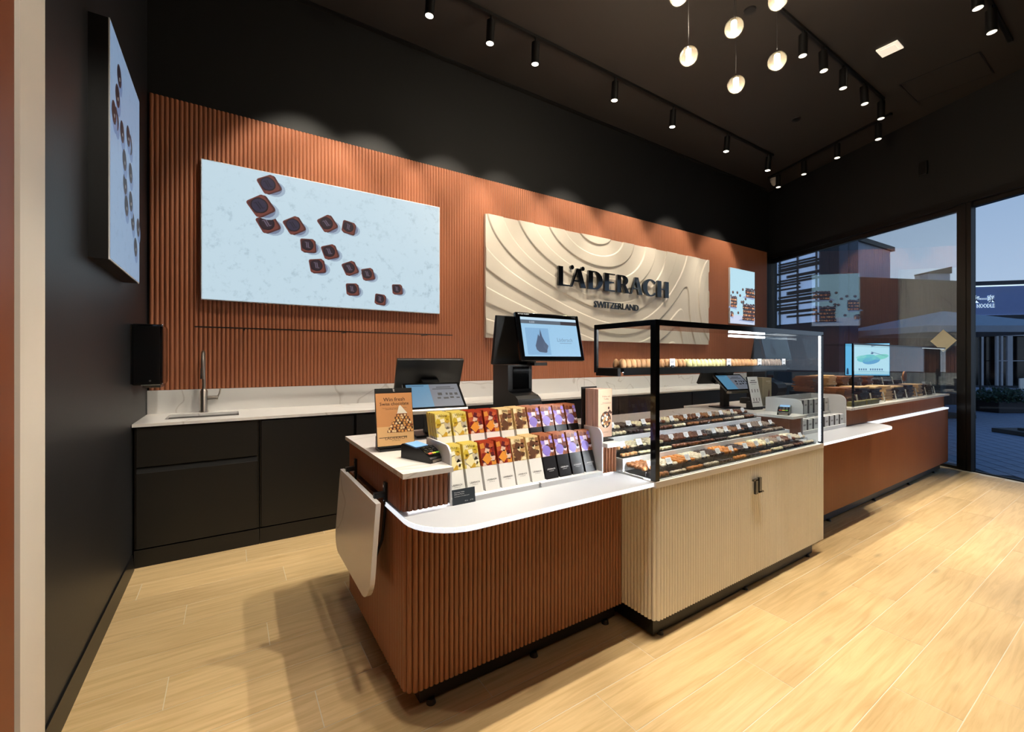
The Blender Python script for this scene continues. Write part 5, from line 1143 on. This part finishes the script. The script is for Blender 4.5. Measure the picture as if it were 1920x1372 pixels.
B().box(0, L_, -.02, .1, zz(630), zz(620), T=T_).obj('transom', 'shop_frame', t); B().box(xs(1870), L_, -.01, .08, zz(677), zz(675.5), T=T_).obj('glazing_bar', 'shop_frame', t)
for u in (1833, 1861): B().box(xs(u)-.1, xs(u)+.1, -.5, -.2, zz(600)-.03, zz(600)-.0, T=T_).obj('downlight', 'shop_light', t)
RX = Matrix(((1, 0, 0, 0), (0, 0, 1, 0), (0, 1, 0, 0), (0, 0, 0, 1)))
def shop_text(body, u0, u1, v0, v1, nm):
    base, _f = text_geo(body, 1, .0); a0 = min(p_[0] for p_ in base); a1 = max(p_[0] for p_ in base); b0 = min(p_[1] for p_ in base); b1 = max(p_[1] for p_ in base)
    for (bo, m_, y_, n2) in ((.035, 'shop_light', -.035, nm+'_halo'), (.0, 'slat_black', -.06, nm)):
        pts, fs_ = text_geo(body, 1, bo)
        B().add([(xs(u0)+(p_[0]-a0)/(a1-a0)*(xs(u1)-xs(u0)), y_, zz(v1)+(p_[1]-b0)/(b1-b0)*(zz(v0)-zz(v1))) for p_ in pts], fs_, T=T_).obj(n2, m_, t)
shop_text('C', 1785, 1792, 569, 577, 'letter'); shop_text('NOODLE', 1831, 1864, 569, 576, 'lettering'); shop_text('\u5e86\u4e00\u5bb6', 1822, 1864, 553, 566, 'characters')
# umbrellas
def umbrella(label, u, vtop, vrim, half_px, k, m_='canvas'):
    c_ = at(u, 674, k); zt = 1.38+(674-vtop)*k/FPX; zr = 1.38+(674-vrim)*k/FPX; hw_ = half_px*k/FPX
    t = thing('market_umbrella', label, 'umbrella', (c_.x, c_.y, GZ), -YAW, 'grey market umbrellas on the plaza'); zt -= GZ; zr -= GZ
    cs = [(-hw_, -hw_*.8), (hw_, -hw_*.8), (hw_, hw_*.8), (-hw_, hw_*.8)]
    for i in range(4):
        a, c2 = cs[i], cs[(i+1) % 4]; B().add([(a[0], a[1], zr), (c2[0], c2[1], zr), (0, 0, zt), (a[0], a[1], zr-.14), (c2[0], c2[1], zr-.14)], [(0, 1, 2), (3, 4, 1, 0)]).obj('canopy_panel', m_, t)
    B().cyl((0, 0, 0), (0, 0, zt+.08), .035, n=10).obj('pole', 'slat_black', t); B().box(-.4, .4, -.4, .4, 0, .08).obj('base', 'slat_black', t)
umbrella('large grey market umbrella left of the window post', 1768, 583, 618, 128, 10.8)
umbrella('grey market umbrella right of the window post in front of the noodle shop', 1838, 601, 616, 85, 16.5)
umbrella('dark edged grey umbrella at the right edge under the sign band', 1950, 592, 606, 80, 20.5, 'canvas_dark')
q = on_z(1866, 715, GZ); t = thing('closed_umbrella', 'closed dark blue umbrella standing by the shop front', 'umbrella', (q.x, q.y, GZ))
B().lathe([(.34, .75), (.36, .85), (.26, 1.5), (.15, 2.2), (.03, 2.75)], 10).obj('folded_canopy', 'canvas_dark', t); B().cyl((0, 0, 0), (0, 0, 2.9), .03, n=8).obj('pole', 'slat_black', t)
# dark planter boxes before the shop
p0, p1 = on_z(1858, 711, GZ), on_z(1960, 711, GZ); T_, L_ = frame_at(p0, p1)
for i in range(3):
    o = B().box(L_*i/3+.01, L_*(i+1)/3-.01, 0, .5, GZ, .68, T=T_, bev=.01).obj('planter_box', 'tower_dark'); tag(o, ('dark planter box nearest the menu board', 'dark planter box at the right edge of the view', 'dark planter box beyond the right edge')[i], 'planter', 'dark planter boxes before the shop')
q = on_z(1838, 712, GZ); t = thing('menu_board', 'black pavement board with a pale printed panel outside the shop', 'sign board', (q.x, q.y, GZ), -YAW)
B().box(-.42, .42, 0, .05, .0, 1.55).obj('board', 'slat_black', t); P = Print(.002); P.rect(-.12, .22, .55, 1.2, S(150, 150, 165), 0); P.ell(.0, 1.0, .1, .08, S(60, 60, 76), 1); P.ell(.08, .78, .09, .1, S(80, 80, 96), 1); P.rect(-.08, .2, .6, .66, S(80, 80, 96), 1); P.obj('panel', 'print', t, (0, -.004, 0)); B().box(-.4, .4, .3, .35, 0, .9).obj('rear_leg', 'slat_black', t)
# shrub planter
q = on_z(1893, 772, GZ); t = thing('shrub_planter', 'low dark planter full of green shrubs on the plaza', 'planter', (q.x, q.y, GZ), -YAW)
B().box(-.62, .36, -.3, .5, 0, .30, bev=.02).obj('planter', 'planter_dark', t)
lf = B(); r_ = random.Random(4)
for i in range(1500):
    x, y = r_.uniform(-.68, .42), r_.uniform(-.36, .55); z = .28+r_.uniform(0, .34)*(1-((x-.0)/.75)**2*.6)
    d = Vector((r_.gauss(0, 1), r_.gauss(0, 1), r_.gauss(.5, 1))).normalized(); a = d.orthogonal()*.022; c_ = d.cross(a)*1.0; o_ = Vector((x, y, z)); lf.add([o_, o_+d*.04+a, o_+d*.085, o_+d*.04-a], [(0, 1, 2, 3)])
for i in range(40):
    x, y = r_.uniform(-.3, .36), r_.uniform(-.2, .4); o_ = Vector((x, y, .4)); d = Vector((r_.gauss(-.2, .3), r_.gauss(0, .3), 1)).normalized()*r_.uniform(.3, .55); lf.add([o_-Vector((.004, 0, 0)), o_+Vector((.004, 0, 0)), o_+d], [(0, 1, 2)])
o = lf.obj('foliage', 'leaf', t); o['kind'] = 'stuff'
q = on_z(1925, 815, GZ); o = B().box(-.28, .6, -.35, .35, 0, .08, bev=.01).box(-.08, .08, -.08, .08, .08, .12).obj('umbrella_base', 'slat_black', None, (q.x, q.y, GZ), (0, 0, -YAW)); tag(o, 'flat black base plate on the pavers at the right edge', 'base plate')
q = on_z(1936, 762, GZ); t = thing('garden_chair', 'white garden chair cut off by the right edge', 'chair', (q.x, q.y, GZ), -YAW+.5)
for x, y in ((-.2, -.2), (.2, -.2), (-.2, .2), (.2, .2)): B().cyl((x, y, 0), (x, y, .43), .018, n=8).obj('leg', 'white_paint', t)
B().box(-.23, .23, -.23, .23, .43, .46, bev=.008).obj('seat', 'white_paint', t); B().box(-.23, .23, .2, .23, .5, .84, bev=.008).obj('backrest', 'white_paint', t)
